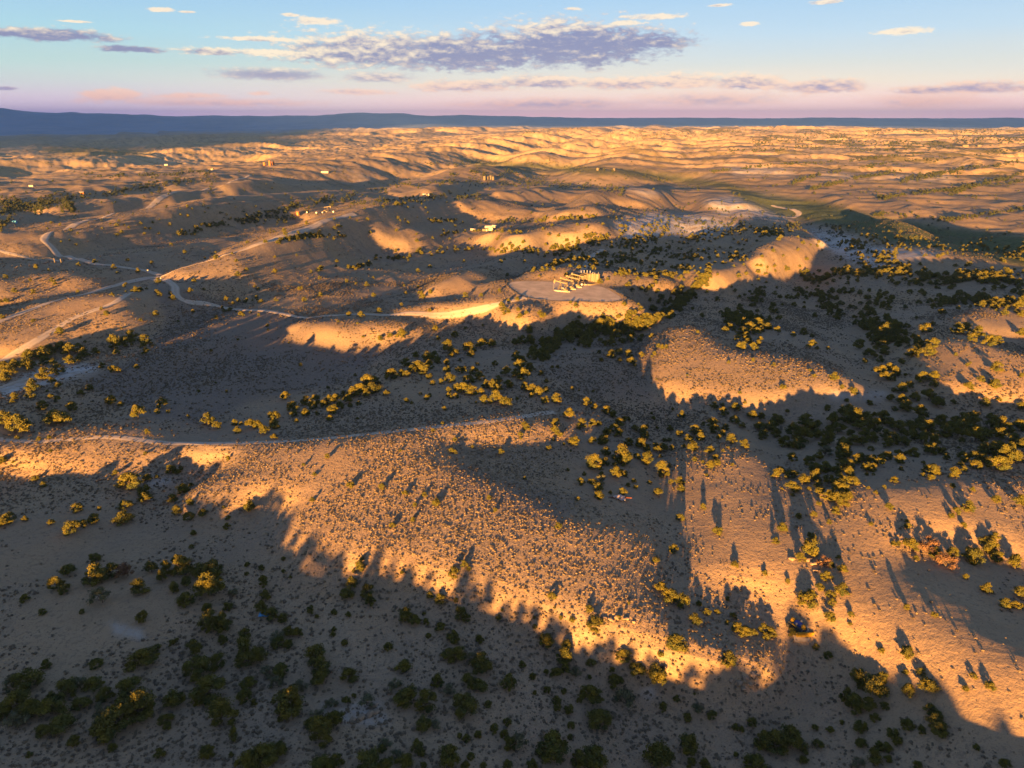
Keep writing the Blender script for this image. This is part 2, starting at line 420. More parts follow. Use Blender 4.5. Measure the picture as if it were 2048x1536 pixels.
def mat(name, col, rough=.9, noise=None, metal=0, spec=.2, bump=0):
    m = D.materials.new(name); m.use_nodes = True; t = m.node_tree; N = NB(t)
    b = t.nodes['Principled BSDF']; b.inputs['Roughness'].default_value = rough; b.inputs['Metallic'].default_value = metal
    b.inputs['Specular IOR Level'].default_value = spec
    tc = N.n('ShaderNodeTexCoord').outputs['Object']
    sc_, amt = noise or (2.0, .15)
    f = N.noise(tc, sc_, 5, .6)
    c = N.mix(N.step(f, .3, .7), tuple(v*(1-amt) for v in col), tuple(min(1, v*(1+amt)) for v in col))
    t.links.new(c, b.inputs['Base Color'])
    if bump:
        bp = N.n('ShaderNodeBump'); bp.inputs['Strength'].default_value = bump; bp.inputs['Distance'].default_value = .05
        t.links.new(f, bp.inputs['Height']); t.links.new(bp.outputs[0], b.inputs['Normal'])
    return m
# ---------------------------------------------------------------- well pad levelled into the hill
def hit(px, py, off=0., r0=60, r1=30000, n=1400):
    px = np.atleast_1d(np.asarray(px, float)); py = np.atleast_1d(np.asarray(py, float))
    dx, dy, dz = ray(px, py); h = np.hypot(dx, dy); dx, dy, dz = dx/h, dy/h, dz/h
    R = np.exp(np.linspace(math.log(r0), math.log(r1), n))
    out = np.zeros((len(px), 3))
    for i in range(len(px)):
        z = CAMZ + dz[i]*R; g = hgt(dx[i]*R, dy[i]*R)+off
        k = np.argmax(z < g)
        if not (z < g).any(): k = n-1
        if k > 0:
            a, b = z[k-1]-g[k-1], z[k]-g[k]
            t = a/(a-b) if a != b else 0
            r = R[k-1]+(R[k]-R[k-1])*min(max(t, 0), 1)
        else: r = R[0]
        out[i] = (dx[i]*r, dy[i]*r, CAMZ+dz[i]*r-off)
    return out
_h0 = hgt
padc = hit(1128, 570)[0]
PAX, PAY, PRX, PRY = padc[0], padc[1], 33., 23.
_a = np.linspace(0, 2*math.pi, 40); _x = np.r_[PAX+PRX*np.cos(_a), PAX+.6*PRX*np.cos(_a)]; _y = np.r_[PAY+PRY*np.sin(_a), PAY+.6*PRY*np.sin(_a)]
_cf = np.linalg.lstsq(np.stack([_x*0+1, _x-PAX, _y-PAY], 1), _h0(_x, _y), rcond=None)[0]
_cf[1] = np.clip(_cf[1], -.05, .05); _cf[2] = np.clip(_cf[2], .0, .03)
def PADZ_AT(x, y): return .9+_cf[0]+_cf[1]*(x-PAX)+_cf[2]*(y-PAY)
def pad_w(x, y, grow=1.0):
    a_ = (x-PAX)/(PRX*grow)+.25*(y-PAY)/PRY; b__ = (y-PAY)/(PRY*grow)-.12*(x-PAX)/PRX
    q = (np.abs(a_)**3.5+np.abs(b__)**3.5)**(1/3.5)
    return q
def hgt(x, y):
    z = _h0(x, y); q = pad_w(x, y)
    w = 1-sstep(1.0, 2.1, q)
    berm = .5*np.exp(-((q-1.06)/.035)**2)*(y < PAY+12)
    return z*(1-w)+PADZ_AT(x, y)*w+berm
# ---------------------------------------------------------------- soil zones, outlined on the ground
SOIL = {'pale': [(1,[1225,440,1300,425,1420,430,1480,450,1400,470,1330,470,1250,480]),(.9,[1610,452,1680,462,1740,490,1830,500,1900,480,1915,492,1860,510,1790,520,1760,540,1700,520,1640,490]),
   (1,[0,770,50,745,130,725,200,728,180,745,110,760,40,785,0,792]),(.8,[1400,400,1500,385,1600,400,1610,425,1560,440,1440,430]),(.7,[1840,500,1900,490,1900,510]),
   (.5,[215,1240,280,1255,290,1280,225,1265]),(.5,[1275,1375,1310,1372,1300,1400]),(.4,[270,955,345,950,340,965,300,975]),(.6,[1240,370,1330,385,1290,395]),
   (.4,[1660,780,1780,780,1760,800,1660,800]),(.7,[1450,330,1560,335,1600,350,1470,350]),(.5,[1640,345,1900,350,1900,360,1640,355]),(.45,[640,1400,760,1400,780,1450,650,1440])],
 'green': [(1,[1430,358,1530,386,1640,400,1750,430,1900,455,2048,468,2048,532,1900,504,1780,484,1660,448,1560,432,1480,398]),(1,[900,315,1000,320,1150,330,1290,340,1430,360,1530,390,1640,400,1750,430,1900,455,2048,470,2048,520,1900,490,1800,470,1700,440,1640,430,1590,410,1500,385,1400,370,1250,350,1100,340,950,330]),
   (.8,[100,290,250,292,330,305,200,310,60,300])],
 'sage': [(1,[300,560,480,610,700,640,760,690,720,760,500,800,400,850,300,830,150,760,300,700,330,640]),(.7,[1040,650,1320,690,1300,800,1180,800,1080,740]),(.6,[900,920,1160,1000,1100,1060,920,990])]}
zones = {}
for k, L_ in SOIL.items():
    z_ = np.zeros((384, 512))
    for v, p in L_: fill_poly(z_, p, v, MS)
    zones[k] = blur(z_, 1.2, 1.6)
def samp(z_, px, py):
    x = np.clip(px*MS-.5, 0, 510).astype(int); y = np.clip(py*MS-.5, 0, 382).astype(int)
    return np.where((px < -40) | (px > 2090) | (py > 1580), 0, z_[y, x])
# ---------------------------------------------------------------- the ground sheet
def rows():
    r = 2.0; out = [r]
    while r < 29000:
        if r < 66: d = 6
        else: d = min(max(r*r/68300*.8, .3), r*.0065)
        r += d; out.append(r)
    return np.array(out)
R_ = rows()
a_in = np.radians(np.arange(-50, 50.01, .085)); a_out = np.radians(np.linspace(50, 310, 150)[1:-1])
A_ = np.concatenate([a_in, a_out])
AA, RR = np.meshgrid(A_, R_)
GX, GY = RR*np.sin(AA), RR*np.cos(AA)
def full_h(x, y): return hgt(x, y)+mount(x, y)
GZ = full_h(GX, GY)
nr, na = GX.shape
idx = np.arange(nr*na).reshape(nr, na)
q = np.stack([idx[:-1], np.roll(idx, -1, 1)[:-1], np.roll(idx, -1, 1)[1:], idx[1:]], -1).reshape(-1, 4)
verts = np.stack([GX, GY, GZ], -1).reshape(-1, 3)
gm = D.materials.new('ground'); gm.use_nodes = True; t = gm.node_tree; N = NB(t)
b = t.nodes['Principled BSDF']; b.inputs['Roughness'].default_value = .95; b.inputs['Specular IOR Level'].default_value = .08
P = N.n('ShaderNodeNewGeometry').outputs['Position']
def attr(n_):
    a_ = N.n('ShaderNodeAttribute'); a_.attribute_name = n_; return a_.outputs['Fac']
s3 = N.n('ShaderNodeSeparateXYZ'); t.links.new(P, s3.inputs[0])
rr = N.m('SQRT', N.m('ADD', N.m('MULTIPLY', s3.outputs[0], s3.outputs[0]), N.m('MULTIPLY', s3.outputs[1], s3.outputs[1])))
nearf = N.step(rr, 900, 200)
n1 = N.noise(P, .012, 6, .6); n2 = N.noise(P, .09, 6, .65); n3 = N.noise(P, .9, 5, .7); n4 = N.noise(P, 3.2, 3, .6)
c = N.mix(N.step(n1, .35, .65), (.385,.262,.155), (.31,.23,.16))
c = N.mix(N.m('MULTIPLY', N.step(n2, .48, .75), .55), c, (.43,.31,.195))
c = N.mix(N.m('MULTIPLY', N.step(n2, .5, .25), .4), c, (.23,.17,.115))
n5 = N.noise(P, .32, 4, .75); n6 = N.noise(P, .075, 5, .8); midf = N.m('MULTIPLY', N.step(rr, 330, 700), N.step(rr, 9000, 4000))
c = N.mix(N.m('MULTIPLY', N.m('MULTIPLY', N.step(n5, .5, .62), N.step(n2, .25, .55)), N.m('MULTIPLY', midf, .5)), c, (.16,.125,.08))
c = N.mix(N.m('MULTIPLY', N.step(n6, .54, .66), N.m('MULTIPLY', midf, .5)), c, (.15,.12,.07))
gr = N.m('MULTIPLY', N.m('MULTIPLY', N.step(n3, .5, .62), N.step(n2, .25, .6)), .5)
c = N.mix(gr, c, (.15,.118,.085))
c = N.mix(N.m('MULTIPLY', N.step(n4, .55, .64), .35), c, (.12,.10,.08))
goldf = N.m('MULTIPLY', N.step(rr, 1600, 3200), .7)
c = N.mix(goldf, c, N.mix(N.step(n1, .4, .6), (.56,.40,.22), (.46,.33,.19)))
c = N.mix(N.m('MULTIPLY', attr('sage'), .6), c, (.165,.135,.12))
c = N.mix(N.m('MULTIPLY', attr('pale'), N.step(N.m('ADD', n2, N.m('MULTIPLY', n3, .5)), .5, .85)), c, (.52,.49,.46))
# far country: brown badlands, dark scrub speckle, distance haze painted in as blue
fn = N.noise(N.xyz(N.m('MULTIPLY', s3.outputs[0], .0011), N.m('MULTIPLY', s3.outputs[1], .0005), 0.0), 1.0, 8, .7)
farf = N.step(rr, 1800, 4000)
c = N.mix(N.m('MULTIPLY', farf, N.m('MULTIPLY', N.step(fn, .5, .7), .4)), c, (.22,.17,.10))
hazef = N.step(rr, 6500, 10500)
c = N.mix(N.m('MULTIPLY', hazef, .8), c, N.mix(N.step(fn, .4, .6), (.27,.38,.54), (.18,.29,.45)))
u_ = N.m('ADD', s3.outputs[0], N.m('MULTIPLY', s3.outputs[1], -.55)); v_ = N.m('ADD', s3.outputs[1], N.m('MULTIPLY', s3.outputs[0], .9))
sw = N.noise(N.xyz(N.m('MULTIPLY', u_, .0016), N.m('MULTIPLY', v_, .0045), 0.0), 1.0, 7, .72)
swz = N.m('MULTIPLY', N.m('MULTIPLY', N.step(rr, 1300, 2200), N.step(rr, 8500, 6000)), N.m('ADD', .25, N.m('MULTIPLY', N.step(s3.outputs[0], -200, 1500), .6)))
c = N.mix(N.m('MULTIPLY', N.step(sw, .515, .57), swz), c, (.085,.08,.035))
c = N.mix(N.m('MULTIPLY', N.step(N.noise(P, .006, 6, .7), .56, .66), N.m('MULTIPLY', N.step(rr, 1300, 2200), .6)), c, (.50,.40,.29))
c = N.mix(N.m('MULTIPLY', attr('green'), .92), c, N.mix(N.step(n5, .4, .6), (.10,.125,.045), (.05,.07,.03)))
c = N.mix(N.m('MULTIPLY', N.step(N.noise(P, .03, 4, .7), .54, .6), N.m('MULTIPLY', N.m('MULTIPLY', N.step(rr, 900, 2000), N.step(rr, 8000, 5000)), .6)), c, (.12,.10,.05))
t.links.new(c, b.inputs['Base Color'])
bp = N.n('ShaderNodeBump'); bp.inputs['Strength'].default_value = 1; bp.inputs['Distance'].default_value = .3
hh = N.m('ADD', N.m('MULTIPLY', n3, nearf), N.m('MULTIPLY', n4, N.m('MULTIPLY', nearf, .22)))
t.links.new(hh, bp.inputs['Height']); t.links.new(bp.outputs[0], b.inputs['Normal'])
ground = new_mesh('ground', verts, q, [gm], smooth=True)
ground['kind'] = 'structure'
ppx, ppy, pdep = project(verts[:,0], verts[:,1], verts[:,2])
for k in zones:
    a_ = ground.data.attributes.new(k, 'FLOAT', 'POINT')
    a_.data.foreach_set('value', (samp(zones[k], ppx, ppy)*(pdep > 5)).astype(np.float32))
# ---------------------------------------------------------------- dirt roads as ribbons draped on the ground
def gsurf(x, y):
    """height of the ground sheet itself (bilinear on its own rows and columns)"""
    r = np.hypot(x, y); a = np.arctan2(x, y)
    j = np.clip((a-a_in[0])/(a_in[1]-a_in[0]), 0, len(a_in)-1.001); i = np.clip(np.interp(r, R_, np.arange(nr)), 0, nr-1.001)
    ji, ii = j.astype(int), i.astype(int); fj, fi = j-ji, i-ii
    return (GZ[ii,ji]*(1-fj)+GZ[ii,ji+1]*fj)*(1-fi)+(GZ[ii+1,ji]*(1-fj)+GZ[ii+1,ji+1]*fj)*fi
road_m = D.materials.new('road_dirt'); road_m.use_nodes = True; t = road_m.node_tree; N = NB(t); b = t.nodes['Principled BSDF']
b.inputs['Roughness'].default_value = .95; b.inputs['Specular IOR Level'].default_value = .05
P = N.n('ShaderNodeNewGeometry').outputs['Position']
un = N.n('ShaderNodeAttribute'); un.attribute_name = 'across'; ac = un.outputs['Fac']
rut = N.m('MULTIPLY', N.step(N.m('ABSOLUTE', N.m('SUBTRACT', N.m('ABSOLUTE', ac), .45)), .22, .05), .5)
c = N.mix(N.step(N.noise(P, .25, 5, .7), .35, .7), (.44,.355,.27), (.50,.41,.32))
c = N.mix(rut, c, (.56,.47,.38))
c = N.mix(N.m('MULTIPLY', N.step(N.m('ADD', N.m('ABSOLUTE', ac), N.m('MULTIPLY', N.m('SUBTRACT', N.noise(P, .5, 4, .7), .5), .9)), .75, 1.0), .85), c, (.30,.235,.165))
t.links.new(c, b.inputs['Base Color'])
pad_m = mat('pad_gravel', (.56,.42,.29), noise=(.12, .18), spec=.05)
def catmull(P_, n=10):
    P_ = np.asarray(P_, float); Q = np.vstack([2*P_[0]-P_[1], P_, 2*P_[-1]-P_[-2]]); out = []
    for i in range(1, len(Q)-2):
        for s_ in np.linspace(0, 1, n, endpoint=False):
            a0, a1, a2, a3 = Q[i-1:i+3]
            out.append(.5*((2*a1)+(-a0+a2)*s_+(2*a0-5*a1+4*a2-a3)*s_*s_+(-a0+3*a1-3*a2+a3)*s_**3))
    out.append(Q[-2]); return np.array(out)
def road(name, pts, width, lift, label=None):
    p = np.array(pts, float).reshape(-1, 2)
    p = catmull(p, 5)
    g = hit(p[:,0], p[:,1])[:, :2]
    dx, dy, dz = ray(p[:,0], p[:,1]); rf = (CAMZ+12)*np.hypot(dx, dy)/np.maximum(-dz, .02)   # the same sight lines on level ground
    q_ = np.log(np.hypot(g[:,0], g[:,1])/rf)
    qq = np.pad(q_, 3, mode='edge'); q_ = np.median(np.stack([qq[k:k+len(q_)] for k in range(7)]), 0)
    for k in range(4):
        qq = np.pad(q_, 1, mode='edge'); q_ = (qq[:-2]+2*q_+qq[2:])/4
    rn = rf*np.exp(q_); hn = np.hypot(dx, dy); g = np.stack([dx/hn*rn, dy/hn*rn], 1)
    c_ = catmull(g, 4)
    d = np.r_[0, np.cumsum(np.hypot(*np.diff(c_, axis=0).T))]
    m = max(int(d[-1]/max(width*.35, 1.2)), 8)
    tt = np.linspace(0, d[-1], m)
    c_ = np.stack([np.interp(tt, d, c_[:,0]), np.interp(tt, d, c_[:,1])], 1)
    for k in range(3): c_[1:-1] = (c_[:-2]+2*c_[1:-1]+c_[2:])/4
    tg = np.gradient(c_, axis=0); tg /= np.linalg.norm(tg, axis=1)[:, None]+1e-9
    nn = np.stack([-tg[:,1], tg[:,0]], 1)
    K = 7; off = np.linspace(-1, 1, K)
    V = c_[:, None, :] + nn[:, None, :]*off[None, :, None]*width/2*(1+.12*vnoise(tt/9, tt*0+3))[:, None, None]
    Z = gsurf(V[...,0], V[...,1])+.05+lift*(1-.75*np.abs(off[None])**4)
    Z[:, 0] -= .0; 
    V3 = np.concatenate([V, Z[..., None]], 2).reshape(-1, 3)
    ii = np.arange(m*K).reshape(m, K)
    F = np.stack([ii[:-1,:-1], ii[:-1,1:], ii[1:,1:], ii[1:,:-1]], -1).reshape(-1, 4)
    o = new_mesh(name, V3, F, [road_m], smooth=True); o['kind'] = 'structure'
    a_ = o.data.attributes.new('across', 'FLOAT', 'POINT'); a_.data.foreach_set('value', np.tile(off, m).astype(np.float32))
    return o
road('dirt_road', [-60,665,0,642,100,607,200,580,270,562,322,550,420,521,500,495,600,462,660,440,710,428], 7, .45)
road('dirt_road', [322,550,285,541,240,534,170,525,135,512,100,492,88,480,110,463,160,448,250,424,330,398,420,375,500,352], 7, .45)
road('dirt_road', [305,558,335,563,350,575,352,590,372,604,430,610,520,622,600,632,700,632,850,628,950,619,1010,606,1050,596], 5, .35)
road('dirt_track', [-60,874,100,878,300,884,450,886,560,884,650,877,750,867,850,857,950,846,1040,835,1110,822], 3.0, .06)
road('dirt_track', [0,722,50,695,100,665,150,635,230,606,262,584], 4, .12)
road('dirt_track', [-30,786,30,765,80,750,112,740], 4, .1)
road('dirt_track', [1162,546,1172,530,1185,512,1205,498], 5, .15)
road('dirt_track', [0,506,60,514,105,521,150,522], 4, .2)
road('dirt_track', [1545,412,1575,418,1598,428,1560,436], 9, .5)
0 and road('dirt_track', [1218,262,1230,275,1222,285,1236,296], 14, 1.2)
0 and road('foot_path', [478,1110,470,1165,490,1210,520,1265,560,1300,600,1350,590,1400], 3.0, .06)
# pad floor
ang = np.linspace(0, 2*math.pi, 97)[:-1]
V = [(PAX, PAY, PADZ_AT(PAX, PAY)+.06)]
for f_ in (.33, .66, .98):
    for a in ang:
        ca, sa = PRX*math.cos(a), PRY*math.sin(a)
        k_ = f_/float(pad_w(PAX+ca, PAY+sa)); xx_, yy_ = PAX+ca*k_, PAY+sa*k_
        V.append((xx_, yy_, PADZ_AT(xx_, yy_)+.06))
F = [[0, 1+i, 1+(i+1) % 96] for i in range(96)]
for k in range(2):
    for i in range(96):
        a0 = 1+96*k+i; a1 = 1+96*k+(i+1) % 96
        F.append([a0, a0+96, a1+96, a1])
pad = new_mesh('gravel_pad', V, np.array(F, dtype=object), [pad_m]); pad['kind'] = 'structure'
TREES = [
 (0,1280,"370,205,70;770,195,85c;1160,145,170;1257,70,70;110,340,110g;230,330,160;540,385,130;640,350,110g;760,340,130;850,430,120;1040,400,160;660,510,110;800,550,120g;30,550,120;140,520,150;130,640,140g;260,540,150;400,540,170;420,450,60;340,725,90;485,680,150;960,640,230;1120,560,200;840,690,140;1060,510,150;600,810,75;900,865,60;235,915,45;1280,910,80;1340,630,90;1340,690,60;1395,480,130;1560,60,110;1580,230,170;1740,180,120;1670,400,210;1620,460,120;1780,600,190;1880,765,90c;1665,895,95;1850,920,40;1990,970,150;1950,60,140;1990,150,150;1990,340,120;1950,450,110;2030,500,50"),
 (512,1280,"30,130,140;180,10,90;255,35,70;710,25,50;1060,55,70;475,115,140;520,220,160;510,300,140;190,235,120;90,240,100g;180,340,120g;350,370,110g;745,280,120;1185,200,120;290,510,200;200,540,90;140,490,40;490,580,100g;600,500,90g;725,485,70c;785,445,40;880,480,130g;640,640,120;520,740,190;450,650,100;200,630,50;1110,350,110g;1210,440,180;1360,490,170;1450,330,110;1540,390,110g;1540,100,120;1620,120,130;1810,200,160;1720,140,110g;1700,320,120;1790,350,120;2020,340,110;1670,520,180;1853,512,65c;1340,670,120;1430,665,90g;1040,820,100g;1010,865,70;1290,850,100;1320,890,70;1120,900,90g;1200,960,130;1550,930,150;1630,765,50;1680,785,65;1775,755,65;1905,710,80;1990,750,70;2010,655,70;1720,930,60;1680,1005,70;1820,1005,60;2015,1000,80;2030,830,90;60,950,180;180,880,130;540,990,160;640,950,120;890,960,190;1040,1000,110;1340,1000,50"),
 (1024,1280,"280,20,110;440,50,90;410,130,130;350,250,90;430,230,80;500,250,110g;635,185,75;880,120,110;1000,220,120;80,195,60;160,290,60;270,255,50;280,395,60;185,420,40;415,410,50;355,480,80;365,540,65;455,555,80;540,480,50;640,440,160;915,480,170g;690,625,160;475,680,65;460,775,50;320,840,230;60,820,150g;165,1000,100;530,940,130;660,930,190;810,320,120;800,240,50;860,320,70;620,295,38;1165,285,150;1190,115,50;1320,20,140;1730,135,130;1205,535,75;1315,465,60;1480,545,100g;1405,620,75;1600,600,80;1460,430,25;1915,655,75;1785,690,60;1835,710,50;1190,850,55;1420,835,140;1160,960,200;1230,940,80;1540,980,90;1430,980,80r;1790,915,45;1940,980,150;2000,800,140"),
 (1536,1280,"40,820,170;170,780,170;230,830,150;370,700,50;495,720,60;400,835,75;590,660,40;735,690,90;850,620,65;930,530,60;620,440,120;680,510,120;790,530,120;710,300,110;860,360,150;740,370,60;915,290,70;1105,405,110;1280,370,110;1220,260,60;1095,260,45;1285,555,80;1350,600,70;1330,650,90;1370,710,120;1110,685,85;1230,725,60;990,750,80;1030,810,70;740,835,80;885,850,70;940,865,80;835,940,105c;730,970,90g;960,955,60;285,965,65;1665,860,45;1890,1000,70;1575,390,45;1640,285,45;1770,370,60;1110,90,95;905,85,45;475,125,65;380,55,50;1190,1000,60"),
 (0,1050,"595,25,110;765,270,80;540,370,90;450,475,100;525,515,80;205,590,60;770,390,170;900,370,110;1020,370,130r;820,580,140g;1115,500,110;1430,300,110;1480,350,150;1620,360,130;1710,340,140;1680,510,190;1490,600,120;1400,500,90;1490,460,90;1215,340,100;1335,350,100;1295,420,90;1870,530,90g;1825,655,70;1655,670,80;1680,790,150;1790,790,150;1790,920,75;1965,855,90;1145,740,90;340,700,50;655,697,40;1550,65,45;1535,175,40;1980,320,45;1975,390,35;1375,945,50;1415,920,35"),
 (512,1050,"60,450,100;80,560,90;50,660,120;120,700,120;210,750,80g;45,340,50;220,270,35;220,370,35;275,415,30;835,320,95;850,270,40;780,365,30;768,455,95;725,540,100;890,530,100;920,600,100;435,670,55;435,695,50;625,695,50;740,715,50;490,730,35r;170,880,120g;265,850,80;330,865,90;250,955,70;625,830,45;615,875,45;710,940,50;1390,560,60;1470,595,90;1580,370,100;1665,315,70r;1705,350,40r;1600,600,40;1200,720,110;1270,750,100;1360,775,60;1345,710,30;1635,700,110;1685,745,70;1475,820,85r;1380,885,45;1580,890,110;1795,915,75;1940,740,50;1970,680,30;1170,380,35"),
 (1024,1050,"320,565,70;340,660,25;180,740,30;180,810,45;390,740,40;480,755,50;620,670,65;660,770,130;855,740,45;935,625,28;270,910,100;1290,195,80;1150,285,60;1190,490,110;1260,560,110;1350,600,120;1560,695,60;1470,740,95;1780,320,65;2020,385,50;1770,730,60;1720,775,40;1495,630,50;1725,590,40;1800,810,100;1870,850,100;1940,860,50;2010,830,80;2030,890,60;1310,930,130;1640,690,45"),
 (1536,1050,"110,25,80;60,130,60;345,95,70r;325,195,150;255,265,80;300,600,120;350,560,80;590,360,80;410,500,65;460,410,80;590,510,110;500,560,70;510,620,60;490,740,80;450,290,100r;510,320,50r;155,450,45;660,720,50;655,790,30;560,260,40;1110,660,50;1330,720,45;190,860,70;20,860,80;1000,148,40;1040,150,40;1135,165,110;1280,170,130r;1330,230,90;1415,290,130r;1182,265,40;1475,225,75;1640,240,140;1730,140,80;1780,200,100;1830,270,90;1805,100,65;1970,295,95;1745,510,80r;1580,418,45;1895,635,70;1975,645,60;2015,650,40;2010,550,90"),
 (0,850,"1030,450,150;1190,425,60;1370,360,75;1155,530,90;1170,590,90;1470,520,90;1390,595,75;1530,620,60;1415,690,75;1510,735,80;1630,710,70;620,670,75;765,760,85;675,795,60;1015,650,90;1000,740,120;80,750,90;25,790,70;205,755,45;2000,655,90;25,290,60;1550,865,45"),
 (0,640,"485,100,60;1050,140,100;1010,190,90;920,200,110;1160,170,80;1150,205,60;1215,200,40;935,265,50;1170,260,60r;240,295,90;350,270,100;400,250,80;490,225,80;560,250,100;640,240,80;680,275,80;770,260,60;360,340,70;430,345,60;570,335,80;635,320,50;125,360,70;220,370,110;80,420,90;50,470,80;35,370,60;358,437,100;468,412,85;270,532,95;415,495,60;470,530,50;345,690,80;460,640,50r;250,610,60;585,705,80;470,785,150;415,770,60;895,650,80;970,675,45;650,590,50;720,545,50;1105,755,105;35,790,120;155,840,150;120,625,60;820,370,45r;910,400,60r;950,405,45;1300,680,90g;1670,800,100;1735,850,70;1875,825,55;1930,830,35;1905,885,60;2010,840,90"),
 (512,640,"240,615,80;145,770,100;150,830,100;180,855,35;60,890,90;10,840,80;290,700,90;300,755,60;400,750,75;400,650,80;470,650,90;450,690,80;540,680,70;590,650,90;640,640,90;670,690,80;620,725,90;735,640,80;752,690,50;820,670,45;490,750,40;593,790,55;700,600,60;760,600,80;830,570,110;900,520,130;940,540,120;940,490,100;880,600,70;1045,590,60;1080,440,100;1160,430,70;1205,435,60;1200,350,80;1250,400,80;1300,365,120;1390,370,90;1330,410,90;1280,285,60;1380,290,110;1455,330,70r;1530,345,60;1430,280,60;1385,455,55;1412,505,50;1480,495,50;1550,470,90;1530,400,70;1650,405,80;1740,415,80;1540,220,110;1590,260,70;1560,280,60;1700,210,110;1720,275,70;1745,250,40;1800,200,90;1890,195,80;1840,180,60;1435,70,60;1165,120,90;1075,130,50;995,150,50;1590,120,60;1455,150,45;1910,350,50;1770,355,35;1630,320,30;1540,565,60r;1600,545,60;1660,545,110;1730,560,110;1800,575,60;1540,605,50r;1600,610,55r;1565,620,40r;1700,470,100;1790,460,90;1840,520,80;1900,520,100;1940,480,70;1930,560,90;1830,645,85;1920,620,100;1990,650,110;1760,660,25;1205,645,45;1245,662,30;1390,605,40;1315,590,30;2000,420,90;2020,520,80;795,442,30"),
 (1024,640,"140,88,80;30,180,70;80,165,80;160,230,50;40,300,90;90,330,80;160,290,90;300,245,80;350,190,110;390,150,100;450,120,100;540,120,90;570,155,60;640,130,60;245,150,40;300,160,60;60,380,130;150,390,90;90,450,100;30,440,70;230,430,50;110,540,80;160,555,80;210,580,90;270,560,60;275,490,40r;155,605,50;265,645,75;355,635,90;480,550,40;40,630,30;650,570,30;535,565,20;320,380,35;500,235,25;600,660,80;660,700,60;755,725,80;455,760,95;555,830,85;640,820,60;690,835,60;120,860,65;350,820,80;345,890,80;390,920,45;330,955,35;500,975,90;790,280,80;850,260,70;860,320,45;955,345,90;930,275,70;1035,280,50;715,320,40;700,60,110;760,40,90;680,30,80;830,130,100;880,170,60;800,190,80;740,190,60;960,120,60;1040,130,40;1020,160,50;1115,130,45;1170,210,40;1200,220,45;1140,270,40;870,60,60;1100,40,50;1060,60,60;820,870,90;850,910,80;760,900,80;860,830,90;900,800,60;930,790,40;810,760,70;1130,785,40;1160,865,30;1260,870,60;980,870,60;1050,890,90;1060,930,80;1030,980,110;740,960,90;640,970,70;930,980,80;1355,760,70;1615,690,65;1685,680,35;1785,705,80;1690,740,80;1780,800,80;1600,830,100;1620,880,80;1525,835,40;1460,890,100;1500,940,80;1410,950,70;1340,910,60;1220,960,40;1260,960,40;1840,850,60;1920,770,85;1990,770,60;1980,850,100;1705,860,60;1685,910,60;1650,940,50;1760,960,90;1860,990,95;2010,920,80;1860,660,30;1830,210,80;1930,220,70;1965,190,50;1985,160,50;1700,85,60;1730,45,50;1800,150,60;1485,95,30;1830,90,100;1900,70,110;1960,100,70;1850,40,90;1960,40,90"),
 (1536,640,"200,120,45;290,105,65;350,130,35;345,205,75;390,228,35;75,85,60;810,40,100;710,30,60;980,40,110;1000,70,80;940,120,110;850,160,80;730,210,90;910,210,110;860,170,80;810,275,80;890,320,60;930,260,70;768,335,50;1060,340,50;1255,80,80;1315,35,40;1110,55,50;1130,280,70;1175,245,70r;1280,260,90;1260,190,50;1310,200,80;1500,85,90;1570,85,90;1680,115,90;1635,155,70;1760,180,90;1840,175,70;2020,115,70;900,420,100;960,400,90;1010,420,80;930,460,80;985,465,70;1030,430,60;1070,555,80;1130,525,60;1230,470,90;1320,460,80;1320,515,60;1820,390,80r;1810,520,80;1600,540,70;1700,480,50;120,540,50;530,460,70;590,540,40;665,560,40;690,580,60;1170,625,80;1060,650,90;1100,700,90;1280,610,100;1345,670,90;1275,585,40;980,630,60;1015,715,40;820,670,40;630,645,35;1480,660,40;1730,670,70;155,728,35;470,715,35;2020,690,60r;70,790,110;30,850,110;60,910,80;300,800,120;340,870,100;390,840,70;210,900,120;270,940,120;130,980,100;230,990,110;510,800,110;640,740,120;580,740,60;690,780,120;770,780,100;620,800,90;730,840,110;840,860,110;845,765,50;560,870,100;470,890,80;400,930,80;490,960,100;590,990,90;660,905,60;680,970,90;750,980,80;770,910,80;830,950,90;920,790,110;970,830,80;1040,850,100;930,920,80;1000,950,110;1080,900,60;950,990,90;1080,980,80;1130,860,90;1210,760,110;1220,830,90;1270,880,110;1150,930,90;1230,950,100;1320,970,90;1380,820,100;1400,900,100;1440,860,70;1500,820,80;1560,830,120;1620,820,110;1520,890,120;1600,880,90;1650,940,120;1740,920,90;1790,830,120;1850,850,110;1900,870,90;1850,920,90;1775,775,50;1890,800,30;2000,860,90;1960,960,80;2010,1005,60"),
 (1024,850,"295,185,50;415,152,28;470,205,22;665,310,130;740,300,80;870,240,150;900,280,120;1080,265,110;1000,250,60;445,358,32;575,390,40;830,380,100;905,395,60;720,430,100g;690,500,80;695,560,85;550,455,70;620,450,45;785,540,35;880,540,80;930,480,40;970,450,45;990,497,40;1100,460,40;1165,540,75;1195,355,110;1240,390,50;1200,400,60;1270,455,45;1340,455,80;1350,510,70;1340,740,70;1030,140,100;1145,195,50;1275,185,50;1200,190,90;1080,190,70;750,220,80;1190,250,35;1460,275,45;1580,210,80;1585,325,75;1640,305,60;1630,265,60;1525,295,30;1445,175,90;1765,318,30;1558,398,25;1525,655,55;1640,850,80;1690,205,30;1730,182,25;720,130,80;1375,170,40"),
